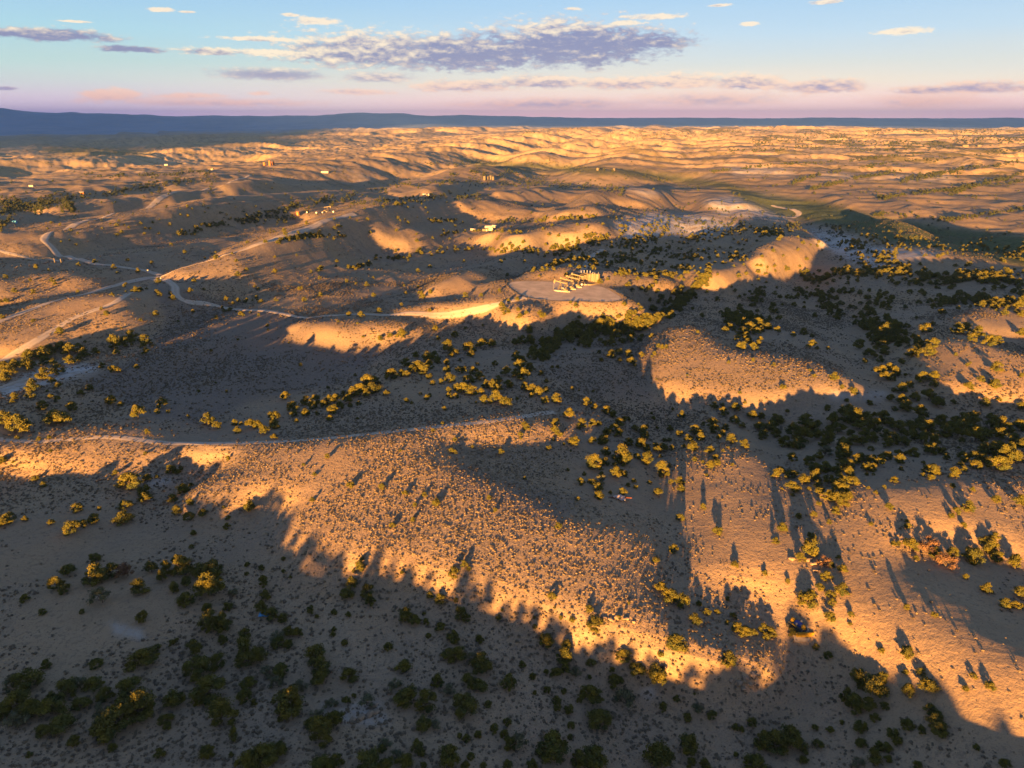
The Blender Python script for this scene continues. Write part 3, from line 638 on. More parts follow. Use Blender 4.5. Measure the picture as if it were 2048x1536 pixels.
 (1536,850,"190,265,80;330,290,90;400,260,80;380,350,100;450,330,110;380,410,100;290,435,100;190,385,110;100,360,60;60,395,80;190,500,95;325,510,35;110,510,25;405,630,40;195,560,30;395,480,70;480,440,80;560,440,110;640,400,100;680,450,80;600,460,90;415,530,70;480,570,100;540,590,110;600,590,100;640,570,70;570,510,110;540,370,80;590,340,90;640,320,80;650,360,60;700,290,90;740,270,80;780,345,80;830,350,70;820,280,80;885,305,80;940,255,80r;890,270,60;1050,285,85;1040,230,60;1160,225,75;820,190,45;600,220,110;580,270,80;590,170,90;450,210,120g;430,150,70;1310,190,110;1390,215,60;1420,260,50;1310,360,90;1260,360,60;1335,370,70;1305,425,50;1480,395,85;1475,485,40;1530,320,50;1570,285,50;1565,358,50;1650,325,80;1660,265,90;1720,285,80;1820,320,110;1900,310,80;1870,250,110;1930,250,110;1990,260,70;1935,195,80;2030,160,80;1720,200,90;1790,200,100;1840,180,80;1560,255,70;1590,660,90;1465,728,45;2010,620,90;485,775,40;110,820,70;1240,305,35;800,505,30;790,395,30r;840,395,25r;1240,400,35r;1060,350,35"),
]
# ---------------------------------------------------------------- vegetation
rnd = np.random.RandomState(11)
def leaf_mat(name, cols, rough=.8):
    m = D.materials.new(name); m.use_nodes = True; t = m.node_tree; N = NB(t); b = t.nodes['Principled BSDF']
    b.inputs['Roughness'].default_value = rough; b.inputs['Specular IOR Level'].default_value = .15
    oi = N.n('ShaderNodeObjectInfo').outputs['Random']
    tc = N.n('ShaderNodeTexCoord').outputs['Object']
    f = N.noise(tc, 1.6, 3, .6)
    c = N.mix(oi, cols[0], cols[1]); c = N.mix(N.step(f, .35, .68), c, cols[2])
    t.links.new(c, b.inputs['Base Color'])
    return m
M_jun = leaf_mat('juniper_foliage', [(.135,.12,.018), (.15,.125,.02), (.062,.075,.025)])
M_far = leaf_mat('woodland_foliage', [(.055,.062,.02), (.07,.068,.022), (.04,.05,.02)])
M_gry = leaf_mat('grey_foliage', [(.135,.135,.07), (.16,.145,.08), (.085,.095,.05)])
M_rus = leaf_mat('russet_foliage', [(.19,.10,.05), (.17,.095,.055), (.10,.06,.045)])
M_bark = mat('bark', (.13,.095,.07), noise=(6, .3))
M_sage = leaf_mat('sage_foliage', [(.25,.18,.11), (.2,.15,.10), (.10,.085,.065)])
def crown_arrays(rs, W, H, lumps, leaves, leaf, kind):
    """clumps of small leaf faces spread through a lumpy crown, over a rough dark inner mass"""
    V = []; F = []; 
    L = []
    for i in range(lumps):
        a = rs.rand()*6.283; 
        if kind == 'cone':
            h = rs.rand()**.8; rad = (1-h)*.34*W*np.sqrt(rs.rand())*1.1; z = h*H*.86; s_ = (.16+.20*(1-h))*W
        else:
            h = rs.rand(); q_ = math.sqrt(max(0, 1-(h*1.02)**2.4)); rad = q_*.43*W*math.sqrt(rs.rand()); z = .08*H+h*H*.72; s_ = (.085+.13*rs.rand())*W
        L.append((rad*math.cos(a), rad*math.sin(a), z+s_*.4, s_))
    per = leaves//lumps
    for (x, y, z, s_) in L:
        d = rs.randn(per, 3); d /= np.linalg.norm(d, axis=1)[:, None]
        d[:,2] = np.abs(d[:,2])*1.0-.35*rs.rand(per)
        p = np.array([x, y, z])+d*s_*(.5+.75*rs.rand(per)**.8)[:, None]*np.array([1, 1, .85])
        nrm = d+.55*rs.randn(per, 3); nrm /= np.linalg.norm(nrm, axis=1)[:, None]
        u = np.cross(nrm, rs.randn(per, 3)); u /= np.linalg.norm(u, axis=1)[:, None]+1e-6
        v = np.cross(nrm, u)
        sz = leaf*(.6+.8*rs.rand(per))[:, None]
        k = len(V)*0
        q4 = np.stack([p-u*sz-v*sz*.6, p+u*sz-v*sz*.6, p+u*sz*.5+v*sz, p-u*sz*.6+v*sz*.8], 1)
        V.append(q4.reshape(-1, 3))
    V = np.concatenate(V); V[:,2] = np.maximum(V[:,2], .03)
    n = len(V)//4
    F = np.arange(n*4).reshape(n, 4)
    # inner mass
    iv = []; if_ = []
    for (x, y, z, s_) in L[:: 1]:
        base = len(V)+len(iv); ns, nr_ = 7, 4
        for r_ in range(nr_+1):
            th = math.pi*r_/nr_
            for k in range(ns):
                a = 6.283*k/ns; rr_ = s_*.55*(.8+.35*rs.rand())
                iv.append((x+rr_*math.sin(th)*math.cos(a), y+rr_*math.sin(th)*math.sin(a), max(.02, z+rr_*.85*math.cos(th))))
        for r_ in range(nr_):
            for k in range(ns):
                a0 = base+r_*ns+k; a1 = base+r_*ns+(k+1) % ns
                if_.append((a0, a0+ns, a1+ns, a1))
    return np.vstack([V, np.array(iv)]), np.vstack([F, np.array(if_)])
def trunk_arrays(rs, H, W, limbs=4):
    V = []; F = []
    def tube(p0, p1, r0, r1):
        p0, p1 = np.array(p0, float), np.array(p1, float); d = p1-p0; d /= np.linalg.norm(d)
        u = np.cross(d, [0, .3, 1] if abs(d[2]) < .9 else [1, 0, 0]); u /= np.linalg.norm(u); v = np.cross(d, u)
        b0 = len(V)
        for p, r in ((p0, r0), (p1, r1)):
            for k in range(6):
                a = k*math.pi/3; V.append(tuple(p+r*(u*math.cos(a)+v*math.sin(a))))
        for k in range(6): F.append((b0+k, b0+(k+1) % 6, b0+6+(k+1) % 6, b0+6+k))
    tube((0, 0, -.4), (.05, 0, H*.45), .05*H, .03*H)
    for i in range(limbs):
        a = 6.283*i/limbs+rs.rand(); z0 = H*(.12+.2*rs.rand())
        tube((0, 0, z0), (.3*W*math.cos(a), .3*W*math.sin(a), H*(.45+.25*rs.rand())), .028*H, .012*H)
    return np.array(V), np.array(F)
# unit crowns: width 1, height .82 (cone .95); scaled per tree
KIND = {}
def mk(kind, n, lumps, leaves, leaf, H, m, shape):
    KIND[kind] = []
    for i in range(n):
        rs = np.random.RandomState(hash((len(kind), i)) % 9999 if False else 100*len(kind)+i*7+ord(kind[0]))
        v, f = crown_arrays(rs, 1.0, H, lumps, leaves, leaf, shape)
        cm = new_mesh('crown', v, f, [m], link=False).data
        tv, tf = trunk_arrays(rs, H, 1.0)
        tm = new_mesh('trunk', tv, tf, [M_bark], link=False).data
        KIND[kind].append((cm, tm, H))
mk('juniper', 9, 24, 3600, .022, .80, M_jun, 'round')
mk('conical', 2, 12, 1800, .026, 1.15, M_jun, 'cone')
mk('grey', 3, 12, 1300, .020, .66, M_gry, 'round')
mk('russet', 2, 12, 1300, .020, .66, M_rus, 'round')
def tag(o, label=None, cat=None, group=None, kind=None):
    if label: o['label'] = label
    if cat: o['category'] = cat
    if group: o['group'] = group
    if kind: o['kind'] = kind
    return o
T = []
KN = {'': 'juniper', 'c': 'conical', 'g': 'grey', 'r': 'russet'}
for (x0, y0, s_) in TREES:
    for it in s_.split(';'):
        a, b_, d = it.split(','); k = ''
        if d[-1] in 'cgr': k = d[-1]; d = d[:-1]
        T.append((x0+float(a)/4, y0+float(b_)/4, float(d)/4, KN[k]))
T.sort(key=lambda q_: -q_[2])
big, rest = T[:290], T[290:]
REG = [(0,1280,430,1600,'in the lower left hollow'),(430,1280,1000,1600,'in the shade at bottom centre left'),(1000,1300,1500,1600,'on the shaded flat at bottom centre'),
 (1500,1300,2100,1600,'on the lower right slope'),(0,1060,520,1280,'around the bare clearing at left'),(520,1060,1000,1300,'below the tree shadows at centre left'),
 (1000,1060,1500,1320,'on the bright lower centre slope'),(1500,1060,1790,1320,'round the yellow bladed vehicle'),(1790,1060,2100,1320,'on the hollow at the right edge'),
 (0,880,520,1062,'below the lower dirt track at left'),(0,640,560,880,'above the lower dirt track at left'),(500,740,800,880,'in the row left of the track end'),
 (740,640,1060,830,'in the thicket above the track end'),(1040,640,1400,870,'scattered right of the track end'),(1140,860,1420,1060,'round the wooden debris pile'),
 (1380,640,1560,1060,'left of the big right hand thicket'),(1540,640,2100,790,'on the knolls at upper right'),(1540,790,2100,900,'in the dark right hand thicket'),
 (1540,900,2100,1062,'on the lower rim of the right hand thicket'),(0,0,2100,1700,'elsewhere on the slopes')]
ORD = ['leftmost','second','third','fourth','fifth','sixth','seventh','eighth','ninth','tenth','eleventh','twelfth','thirteenth','fourteenth','fifteenth','sixteenth','seventeenth','eighteenth','nineteenth','twentieth'] + ['%s' % w for w in
 ('twenty-first','twenty-second','twenty-third','twenty-fourth','twenty-fifth','twenty-sixth','twenty-seventh','twenty-eighth','twenty-ninth','thirtieth','thirty-first','thirty-second','thirty-third','thirty-fourth','thirty-fifth','thirty-sixth','thirty-seventh','thirty-eighth','thirty-ninth','fortieth')]
DESC = {'juniper': ('broad green juniper', 'small round juniper'), 'conical': ('small dark cone-shaped juniper', 'tiny cone-shaped juniper'), 'grey': ('wide grey-green shrub', 'low grey-green shrub'), 'russet': ('wide russet bush', 'small russet bush')}
groups = {}
for t_ in big:
    for (a, b_, c_, d, nm) in REG:
        if a <= t_[0] < c_ and b_ <= t_[1] < d: break
    ds = DESC[t_[3]][0 if t_[2] > 24 else 1]
    groups.setdefault((nm, ds), []).append(t_)
P0 = hit([q_[0] for q_ in big], [q_[1]+.25*q_[2] for q_ in big], off=.3)
pos = {id(q_): P0[i] for i, q_ in enumerate(big)}
TREE_XY = []
for (nm, ds), lst in groups.items():
    lst.sort(key=lambda q_: q_[0])
    for i, t_ in enumerate(lst):
        p = pos[id(t_)]; dist = math.sqrt(p[0]**2+p[1]**2+(100-p[2])**2)
        w = t_[2]/1365.3*dist*1.1
        vs = KIND[t_[3]]; cm, tm, H = vs[rnd.randint(len(vs))]
        e = D.objects.new({'juniper': 'juniper_tree', 'conical': 'juniper_tree', 'grey': 'grey_shrub', 'russet': 'russet_bush'}[t_[3]], None); C.objects.link(e)
        z = float(gsurf(p[0], p[1]))
        e.location = (p[0], p[1], z-.05); e.rotation_euler = (0, 0, rnd.rand()*6.283); e.scale = (w*(.85+.35*rnd.rand()), w*(.7+.35*rnd.rand()), w*(.7+.45*rnd.rand()))
        for nme, dat in (('crown', cm), ('trunk', tm)):
            o = D.objects.new(nme, dat); C.objects.link(o); o.parent = e
        TREE_XY.append((p[0], p[1], w))
        if len(lst) == 1: lab = 'the only %s %s' % (ds, nm)
        else:
            od = ORD[i] if i < len(lst)-1 else 'rightmost'
            lab = '%s %s %s' % (od, ds, nm) if od in ('leftmost', 'rightmost') else '%s %s from the left %s' % (od, ds, nm)
        tag(e, lab, 'tree' if t_[3] in ('juniper', 'conical') else 'bush', '%ss %s' % (ds, nm))
# ------------------------------------------------ scattered plants (beyond counting): one object each, instanced on points
def scatter(name, pts, scl, srcs, seed, label_kind='stuff'):
    rs = np.random.RandomState(seed); n = len(pts)
    me = D.meshes.new(name); me.vertices.add(n); me.vertices.foreach_set('co', np.asarray(pts, np.float32).ravel())
    for nm, ty, vals in (('sc', 'FLOAT', scl), ('rt', 'FLOAT', rs.rand(n)*6.283), ('vr', 'INT', rs.randint(len(srcs), size=n))):
        a_ = me.attributes.new(nm, ty, 'POINT'); a_.data.foreach_set('value', np.asarray(vals, np.float32 if ty == 'FLOAT' else np.int32))
    o = D.objects.new(name, me); C.objects.link(o); o['kind'] = 'stuff'
    g = D.node_groups.new(name, 'GeometryNodeTree')
    g.interface.new_socket('Geometry', in_out='INPUT', socket_type='NodeSocketGeometry'); g.interface.new_socket('Geometry', in_out='OUTPUT', socket_type='NodeSocketGeometry')
    gi = g.nodes.new('NodeGroupInput'); go = g.nodes.new('NodeGroupOutput'); jn = g.nodes.new('GeometryNodeJoinGeometry')
    def na(nm, ty):
        x = g.nodes.new('GeometryNodeInputNamedAttribute'); x.data_type = ty; x.inputs[0].default_value = nm
        return [s_ for s_ in x.outputs if s_.enabled][0]
    sc_, rt_, vr_ = na('sc', 'FLOAT'), na('rt', 'FLOAT'), na('vr', 'INT')
    cx = g.nodes.new('ShaderNodeCombineXYZ'); g.links.new(rt_, cx.inputs[2])
    for k, s_ in enumerate(srcs):
        so = D.objects.new('source', s_)
        oi = g.nodes.new('GeometryNodeObjectInfo'); oi.inputs['Object'].default_value = so; oi.inputs['As Instance'].default_value = True
        cp = g.nodes.new('FunctionNodeCompare'); cp.data_type = 'INT'; cp.operation = 'EQUAL'
        ins = [i_ for i_ in cp.inputs if i_.type == 'INT']; g.links.new(vr_, ins[0]); ins[1].default_value = k
        ip = g.nodes.new('GeometryNodeInstanceOnPoints')
        g.links.new(gi.outputs[0], ip.inputs['Points']); g.links.new(cp.outputs[0], ip.inputs['Selection']); g.links.new(oi.outputs['Geometry'], ip.inputs['Instance'])
        g.links.new(cx.outputs[0], ip.inputs['Rotation']); g.links.new(sc_, ip.inputs['Scale']); g.links.new(ip.outputs[0], jn.inputs[0])
    g.links.new(jn.outputs[0], go.inputs[0])
    md = o.modifiers.new('scatter', 'NODES'); md.node_group = g
    return o
# light crowns for the far woods
far_src = []
for i in range(4):
    v, f = crown_arrays(np.random.RandomState(50+i), 1.0, .75, 7, 420, .05, 'round')
    far_src.append(new_mesh('far_crown', v, f, [M_far], link=False).data)
BELT = [ # polyline (px), half width, number, tree width in metres
 ([690,540,790,514,870,498,1000,502,1080,504],6,170,4.5),([1100,510,1180,490,1280,478,1400,470,1500,458,1620,452],12,620,5),([1150,532,1250,512,1350,500,1450,510,1490,520],13,240,4.5),
 ([1420,558,1380,590,1330,605,1290,640,1200,655,1130,672,1060,700],20,460,5.5),([1450,640,1490,638,1540,660],15,150,5),([1490,670,1500,690],8,25,4.5),
 ([1600,560,1680,545,1780,552,1900,560,2048,568],12,330,6),([1590,590,1700,590,1780,600],12,130,5),([1850,600,1950,600,2048,606],10,130,5.5),
 ([1530,560,1500,600],20,60,4),([1640,600,1740,630,1790,660,1840,690],16,120,5),([1720,650,1760,680,1800,700],16,90,5),
 ([1240,440,1330,450,1420,440,1500,440],22,220,5),([1640,455,1710,480,1750,515,1800,545],20,150,5.5),([1750,540,1900,555,2048,560],8,150,6),
 ([480,440,560,420,640,402,720,390,800,370,900,360,1000,368,1150,375,1250,380],8,620,6),([700,412,800,402,900,396,960,398],6,220,5.5),
 ([860,440,1000,446,1100,440,1200,428],4,170,5),([360,472,420,455,480,442,590,434],7,260,5),([0,415,60,410,110,408,150,420],16,560,6),([0,450,20,440],8,30,5),
 ([100,402,230,390,330,370,430,355],8,330,6),([150,352,300,350,420,345],4,160,7),([550,487,620,475,710,470],4,90,4),([560,480,640,470],3,40,4),
 ([900,345,1000,350,1100,360],8,300,6),([1050,330,1150,340,1300,360,1400,372],6,180,6),([850,330,1000,325],4,100,7),
 ([1420,345,1560,330,1700,322,1850,306],3,330,8),([1580,366,1680,345,1750,330,1900,318,2048,298],4,420,8),([1620,378,1720,356,1800,345],3,200,8),
 ([1800,366,1900,345,2048,322],5,380,8),([1900,385,1970,368,2048,345],4,260,8),([1450,300,1600,296,1800,300,2048,280],5,380,9),([1750,398,1850,385,2048,362],3,260,7),
 ([1500,280,1650,270,1800,262,2048,260],9,900,10),([1650,285,1850,285,2048,275],7,600,10),([1250,275,1450,262,1650,256],7,500,9),([1000,265,1250,258],5,160,9),
 ([880,470,960,462,1040,468],3,60,4.5),([1230,550,1330,548,1370,560],5,60,4.5),([1060,545,1130,525,1180,515],4,60,5),([1200,518,1300,530,1400,540],8,90,4.5),
 ([130,690,60,720,20,740],8,30,4),([240,580,300,590,350,600],10,25,4),([450,608,560,600],4,14,3.5),([440,620,520,632],4,10,3.5),([1650,470,1700,500,1740,530],18,80,4),
 ([1750,430,1900,440,2048,420],4,200,6),([1700,465,1850,490,2048,505],12,260,3.5)]
pp = []
for (pl, hw, n, w) in BELT:
    pl = np.array(pl, float).reshape(-1, 2); L_ = np.r_[0, np.cumsum(np.hypot(*np.diff(pl, axis=0).T))]
    t_ = rnd.rand(n)*L_[-1]; cl = vnoise(t_/14, t_*0+n)*.6
    x = np.interp(t_, L_, pl[:,0])+rnd.randn(n)*2; y = np.interp(t_, L_, pl[:,1])+vnoise(x/38, x*0+n)*hw*1.6+np.clip(rnd.randn(n), -2, 2)*hw*.55*(1+cl)
    kp = vnoise(x/22+n, y/9)+.28 > rnd.rand(n)*.5-.1
    for a, b_ in zip(x[kp], y[kp]): pp.append((a, b_, .8*w*(.5+.75*rnd.rand())))
for i in range(1300):                      # lone trees over the middle distance
    y = 300+340*rnd.rand()**.8; x = rnd.rand()*2048
    if y > 470 and x < 1000 and rnd.rand() < .75: continue
    pp.append((x, y, (2.2+2.4*rnd.rand())*(1 if y > 400 else 1.3)))
for i in range(160):
    pp.append((rnd.rand()*2048, 640+420*rnd.rand(), 1.2+1.5*rnd.rand()))
def hit_fast(px, py, n=700):
    dx, dy, dz = ray(px, py); h = np.hypot(dx, dy); dx, dy, dz = dx/h, dy/h, dz/h
    R = np.exp(np.linspace(math.log(90), math.log(30000), n)); res = np.full(len(px), np.nan); prev = None
    for r in R:
        df = CAMZ+dz*r-hgt(dx*r, dy*r)
        if prev is not None:
            k = np.isnan(res) & (df < 0)
            tt_ = prev/(prev-df+1e-9); res[k] = (r0_+(r-r0_)*tt_)[k]
        prev, r0_ = df, r
    res = np.where(np.isnan(res), 9e9, res)
    return dx*res, dy*res, res
A3 = np.array(pp); hx, hy, hr = hit_fast(A3[:,0], A3[:,1])
ok = (hr < 14000) & (pad_w(hx, hy) > 1.15)
hx, hy, wv = hx[ok], hy[ok], A3[ok,2]
P1 = hit_fast(np.array([q_[0] for q_ in rest]), np.array([q_[1]+.25*q_[2] for q_ in rest]))
rw = np.array([q_[2] for q_ in rest])/1365.3*np.sqrt(P1[2]**2+1e4)*1.05
X_ = np.r_[hx, P1[0]]; Y_ = np.r_[hy, P1[1]]; W_ = np.r_[wv, rw]
# trees on the ridge behind the viewpoint, whose shadows reach down into the picture
for i in range(210):
    u = -200+420*rnd.rand(); s_ = -62+rnd.randn()*11
    X_ = np.r_[X_, u*AY+s_*AX]; Y_ = np.r_[Y_, -u*AX+s_*AY]; W_ = np.r_[W_, 2.2+3.2*rnd.rand()]
ri = np.hypot(X_, Y_); inb = np.abs(np.degrees(np.arctan2(X_, Y_))) < 49.5
Z_ = np.where(inb, gsurf(X_, Y_), full_h(X_, Y_))
jm = [k_[0] for k_ in KIND['juniper']]
nearsel = ri < 900
scatter('juniper_scrub', np.stack([X_, Y_, Z_-.1], 1)[nearsel], W_[nearsel], jm, 3)
scatter('far_woodland', np.stack([X_, Y_, Z_-.1], 1)[~nearsel], W_[~nearsel]*1.1, far_src, 4)
# sagebrush, and bunch grass with sunlight painted into its pale tone
sg = []
for i in range(3):
    rs = np.random.RandomState(70+i); n = 46
    d = rs.randn(n, 3); d[:,2] = np.abs(d[:,2])+.25; d /= np.linalg.norm(d, axis=1)[:, None]
    p = d*np.array([.5, .5, .62])*(.55+.45*rs.rand(n))[:, None]
    u = np.cross(d+.5*rs.randn(n, 3), [0, 0, 1]); u /= np.linalg.norm(u, axis=1)[:, None]+1e-6; v = np.cross(d, u)
    s_ = .17*(.6+.8*rs.rand(n))[:, None]
    V = np.stack([p-u*s_-v*s_*.5, p+u*s_-v*s_*.5, p+v*s_*1.2+.1*d], 1).reshape(-1, 3)
    V[:,2] = np.maximum(V[:,2], -.02)
    sg.append(new_mesh('tuft', V, np.arange(n*3).reshape(n, 3), [M_sage], link=False).data)
M_sunlit_grass = leaf_mat('sunlit_grass_blades', [(.42,.30,.165), (.34,.25,.15), (.22,.165,.105)])  # paler colour for copied tufts, standing in for sun on them
gs = []
for k in range(3):
    me_ = sg[k].copy(); me_.materials.clear(); me_.materials.append(M_sunlit_grass); gs.append(me_)
LIT_FIELD = np.zeros((384, 512))  # outlines of the lit fields that get the paler tufts
for v_, p_ in [(1,[420,900,600,880,760,868,1040,826,1130,870,1160,960,1300,1040,1320,1180,1330,1300,1240,1290,1150,1250,1000,1200,860,1170,700,1130,560,1130,430,960]),
    (1,[1370,880,1560,930,1800,985,1800,1110,1900,1250,2048,1300,2048,1500,1930,1420,1850,1370,1700,1310,1560,1330,1440,1290,1380,1180]),(.7,[1740,1000,2048,950,2048,1090,1800,1060]),(1,[1320,660,1640,730,1700,770,1430,770,1320,740]),(.8,[0,560,260,560,260,660,0,700]),(.8,[0,890,300,890,200,950,0,940]),(.8,[980,600,1120,600,1060,650,960,640])]:
    fill_poly(LIT_FIELD, p_, v_, MS)
LIT_FIELD = blur(LIT_FIELD, 4, 5)
def tufts(n, r0, r1, s0, s1, seed, grass):
    rs = np.random.RandomState(seed)
    r = np.sqrt(r0*r0+(r1*r1-r0*r0)*rs.rand(n)); a = np.radians(-47+94*rs.rand(n))
    x, y = r*np.sin(a), r*np.cos(a)
    f = .5+vnoise(x/31, y/31)*1.9+vnoise(x/7+5, y/7)*.9
    px, py, d_ = project(x, y, hgt(x, y))
    fd = samp(LIT_FIELD, px, py)
    pr = np.clip(f, .04, 1)*(fd*1.0 if grass else (1-.45*fd))
    if grass: pr = np.clip(f*1.3, .06, 1)*fd
    k = (px > -30) & (px < 2080) & (py < 1570) & (pad_w(x, y) > 1.02) & (rs.rand(n) < pr)
    x, y, r = x[k], y[k], r[k]
    return x, y, s0*.8+(s1*1.25-s0*.8)*rs.rand(len(x))**2.6
for (n, r0, r1, s0, s1, sd, nm, gr_) in ((90000,70,260,.22,.68,5,'sagebrush',0),(190000,250,520,.3,.85,6,'sagebrush',0),(120000,500,1100,.5,1.1,7,'sagebrush',0),
      (120000,70,300,.22,.55,8,'sunlit_bunchgrass',1),(170000,300,640,.35,.75,9,'sunlit_bunchgrass',1)):
    x, y, sz = tufts(n, r0, r1, s0, s1, sd, gr_)
    scatter(nm, np.stack([x, y, gsurf(x, y)], 1), sz, gs if gr_ else sg, sd)
# ---------------------------------------------------------------- built things
class MB:
    def __init__(s): s.v = []; s.f = []
    def box(s, c, d, rz=0., tilt=0., taper=1.0):
        b0 = len(s.v); cx, cy, cz = c; x, y, z = d[0]/2, d[1]/2, d[2]/2
        for k in (-1, 1):
            tp = taper if k > 0 else 1
            for (i, j) in ((-1,-1),(1,-1),(1,1),(-1,1)):
                px_, py_, pz_ = i*x*tp, j*y*tp, k*z
                px_, pz_ = px_*math.cos(tilt)-pz_*math.sin(tilt), px_*math.sin(tilt)+pz_*math.cos(tilt)
                s.v.append((cx+px_*math.cos(rz)-py_*math.sin(rz), cy+px_*math.sin(rz)+py_*math.cos(rz), cz+pz_))
        for q_ in ((0,3,2,1),(4,5,6,7),(0,1,5,4),(1,2,6,5),(2,3,7,6),(3,0,4,7)): s.f.append([b0+k for k in q_])
        return s
    def tube(s, p0, p1, r0, r1=None, n=12, cap=True):
        r1 = r0 if r1 is None else r1
        p0, p1 = np.array(p0, float), np.array(p1, float); d = p1-p0; d /= np.linalg.norm(d)
        u = np.cross(d, [0, 0, 1] if abs(d[2]) < .9 else [1, 0, 0]); u /= np.linalg.norm(u); v = np.cross(d, u); b0 = len(s.v)
        for p, r in ((p0, r0), (p1, r1)):
            for k in range(n):
                a = 2*math.pi*k/n; s.v.append(tuple(p+r*(u*math.cos(a)+v*math.sin(a))))
        for k in range(n): s.f.append([b0+k, b0+(k+1) % n, b0+n+(k+1) % n, b0+n+k])
        if cap: s.f.append([b0+k for k in range(n)][::-1]); s.f.append([b0+n+k for k in range(n)])
        return s
    def beam(s, p0, p1, w):
        return s.tube(p0, p1, w*.7, n=4)
    def prism(s, pts, y0, y1):                  # outline in x-z, extruded along y
        b0 = len(s.v); n = len(pts)
        for y in (y0, y1):
            for (x, z) in pts: s.v.append((x, y, z))
        s.f.append([b0+k for k in range(n)]); s.f.append([b0+n+k for k in range(n)][::-1])
        for k in range(n): s.f.append([b0+k, b0+n+k, b0+n+(k+1) % n, b0+(k+1) % n])
        return s
    def build(s, name, m, parent=None):
        return new_mesh(name, s.v, np.array(s.f, dtype=object), [m], parent=parent)
def empty(name, loc, rz=0, sc_=1):
    e = D.objects.new(name, None); C.objects.link(e); e.location = loc; e.rotation_euler = (0, 0, rz); e.scale = (sc_,)*3; return e
def at(px, py, dz=0):
    p = hit(px, py)[0]; return (p[0], p[1], float(gsurf(p[0], p[1]))+dz)
def copy_tree(o, parent=None):
    c_ = o.copy(); C.objects.link(c_); c_.parent = parent
    for ch in list(o.children): copy_tree(ch, c_)
    return c_
m_tan = mat('tan_paint', (.16,.125,.08), .6, (1.5,.12), spec=.3)
m_tan2 = mat('sand_paint', (.20,.155,.095), .6, (1.2,.12), spec=.3)
m_dark = mat('dark_steel', (.06,.06,.065), .5, (3,.3), spec=.4)
m_steel = mat('galvanised_steel', (.42,.42,.42), .45, (3,.15), metal=.4)
m_white = mat('white_paint', (.34,.32,.30), .5, (1,.08), spec=.3)
m_blue = mat('blue_paint', (.03,.06,.26), .5, (2,.2))
m_lblue = mat('sky_blue_sheet', (.08,.32,.62), .6, (2,.15))
m_yel = mat('yellow_paint', (.42,.24,.02), .5, (2,.15))
m_org = mat('orange_rust_paint', (.40,.15,.04), .6, (2,.2))
m_conc = mat('concrete', (.46,.42,.37), .9, (1,.12))
m_wood = mat('weathered_wood', (.22,.17,.13), .9, (5,.3))
m_rock = mat('sandstone', (.30,.22,.15), .9, (.9,.22), bump=.6)
m_glass = mat('window_glass', (.03,.04,.05), .15, (1,.1), spec=.5)
m_pink = mat('faded_tarp', (.52,.40,.36), .8, (2,.2))
m_rub = mat('rubber', (.03,.03,.03), .8, (3,.2))

def pumpjack():
    e = empty('pumpjack', (0, 0, 0))
    MB().box((-.5,0,.3), (11,2.6,.5)).box((-.5,0,.62), (11,.5,.2)).build('base', m_conc, e)
    f = MB()
    for sy in (-1, 1):
        f.beam((2.2, sy*1.3, .6), (.7, sy*.25, 6.2), .26); f.beam((-.9, sy*1.3, .6), (.5, sy*.25, 6.2), .26)
        f.beam((1.7, sy*1.0, 2.4), (-.4, sy*1.0, 2.4), .16); f.beam((1.25, sy*.7, 4.2), (.1, sy*.7, 4.2), .14)
    f.beam((1.6, -.95, 2.6), (1.6, .95, 2.6), .14); f.box((.6,0,6.3), (.8,.9,.35))
    f.build('samson_post', m_tan, e)
    t = math.radians(9)
    wb = MB().box((-.1,0,6.75), (9.2,.42,.75), tilt=t).build('walking_beam', m_tan2, e)
    hx_, hz = 4.4*math.cos(t), 6.75+4.5*math.sin(t)
    pts = [(hx_-.2,hz+.9),(hx_+.7,hz+1.15),(hx_+1.25,hz+.5),(hx_+1.4,hz-.4),(hx_+1.2,hz-1.3),(hx_+.75,hz-1.9),(hx_+.35,hz-1.7),(hx_,hz-.4)]
    MB().prism(pts, -.42, .42).build('horsehead', m_tan2, e)
    MB().tube((hx_+1.36,.12,hz-.5), (hx_+1.36,.12,2.2), .035, n=5).tube((hx_+1.36,-.12,hz-.5), (hx_+1.36,-.12,2.2), .035, n=5).box((hx_+1.36,0,2.2), (.3,.5,.15)).tube((hx_+1.36,0,2.2), (hx_+1.36,0,.9), .05, n=6).build('bridle', m_steel, e)
    MB().tube((hx_+1.36,0,0), (hx_+1.36,0,1.3), .22).box((hx_+1.36,0,.75), (1.1,.4,.35)).build('wellhead', m_dark, e)
    MB().box((-3.0,0,1.5), (1.9,1.5,1.7), taper=.8).build('gearbox', m_tan, e)
    for sy in (-1, 1):
        w = MB().tube((-3.0, sy*1.0, 1.9), (-3.0, sy*1.25, 1.9), .55, n=16)
        w.box((-3.7, sy*1.12, 1.5), (2.4,.24,.5), tilt=.5).prism([(-5.4,.3),(-4.2,-.02+.6),(-3.6,1.1),(-4.2,2.0),(-5.2,1.6),(-5.7,.9)], sy*.98, sy*1.45)
        w.build('crank_weight', m_tan2, e)
        MB().beam((-4.0, sy*.95, 1.35), (-4.2, sy*.6, 5.7), .16).build('pitman_arm', m_tan, e)
    MB().box((-4.3,0,5.8), (.35,1.6,.35)).build('equaliser', m_tan, e)
    MB().tube((-5.2,-.5,1.4), (-5.2,.6,1.4), .45, n=14).box((-5.2,0,.85), (1.0,1.1,.5)).build('motor', m_dark, e)
    MB().box((-6.4,0,.35), (1.3,1.7,.6)).build('concrete_block', m_white, e)
    return e
spots = [(1122,583),(1134,578),(1146,574),(1156,569)]
lab = ['front pumpjack of the four on the oil pad, nearest the left end','second pumpjack from the front in the row of four on the pad','third pumpjack from the front in the row of four on the pad','rear pumpjack of the four, next to the dark horizontal vessel']
pj = pumpjack()
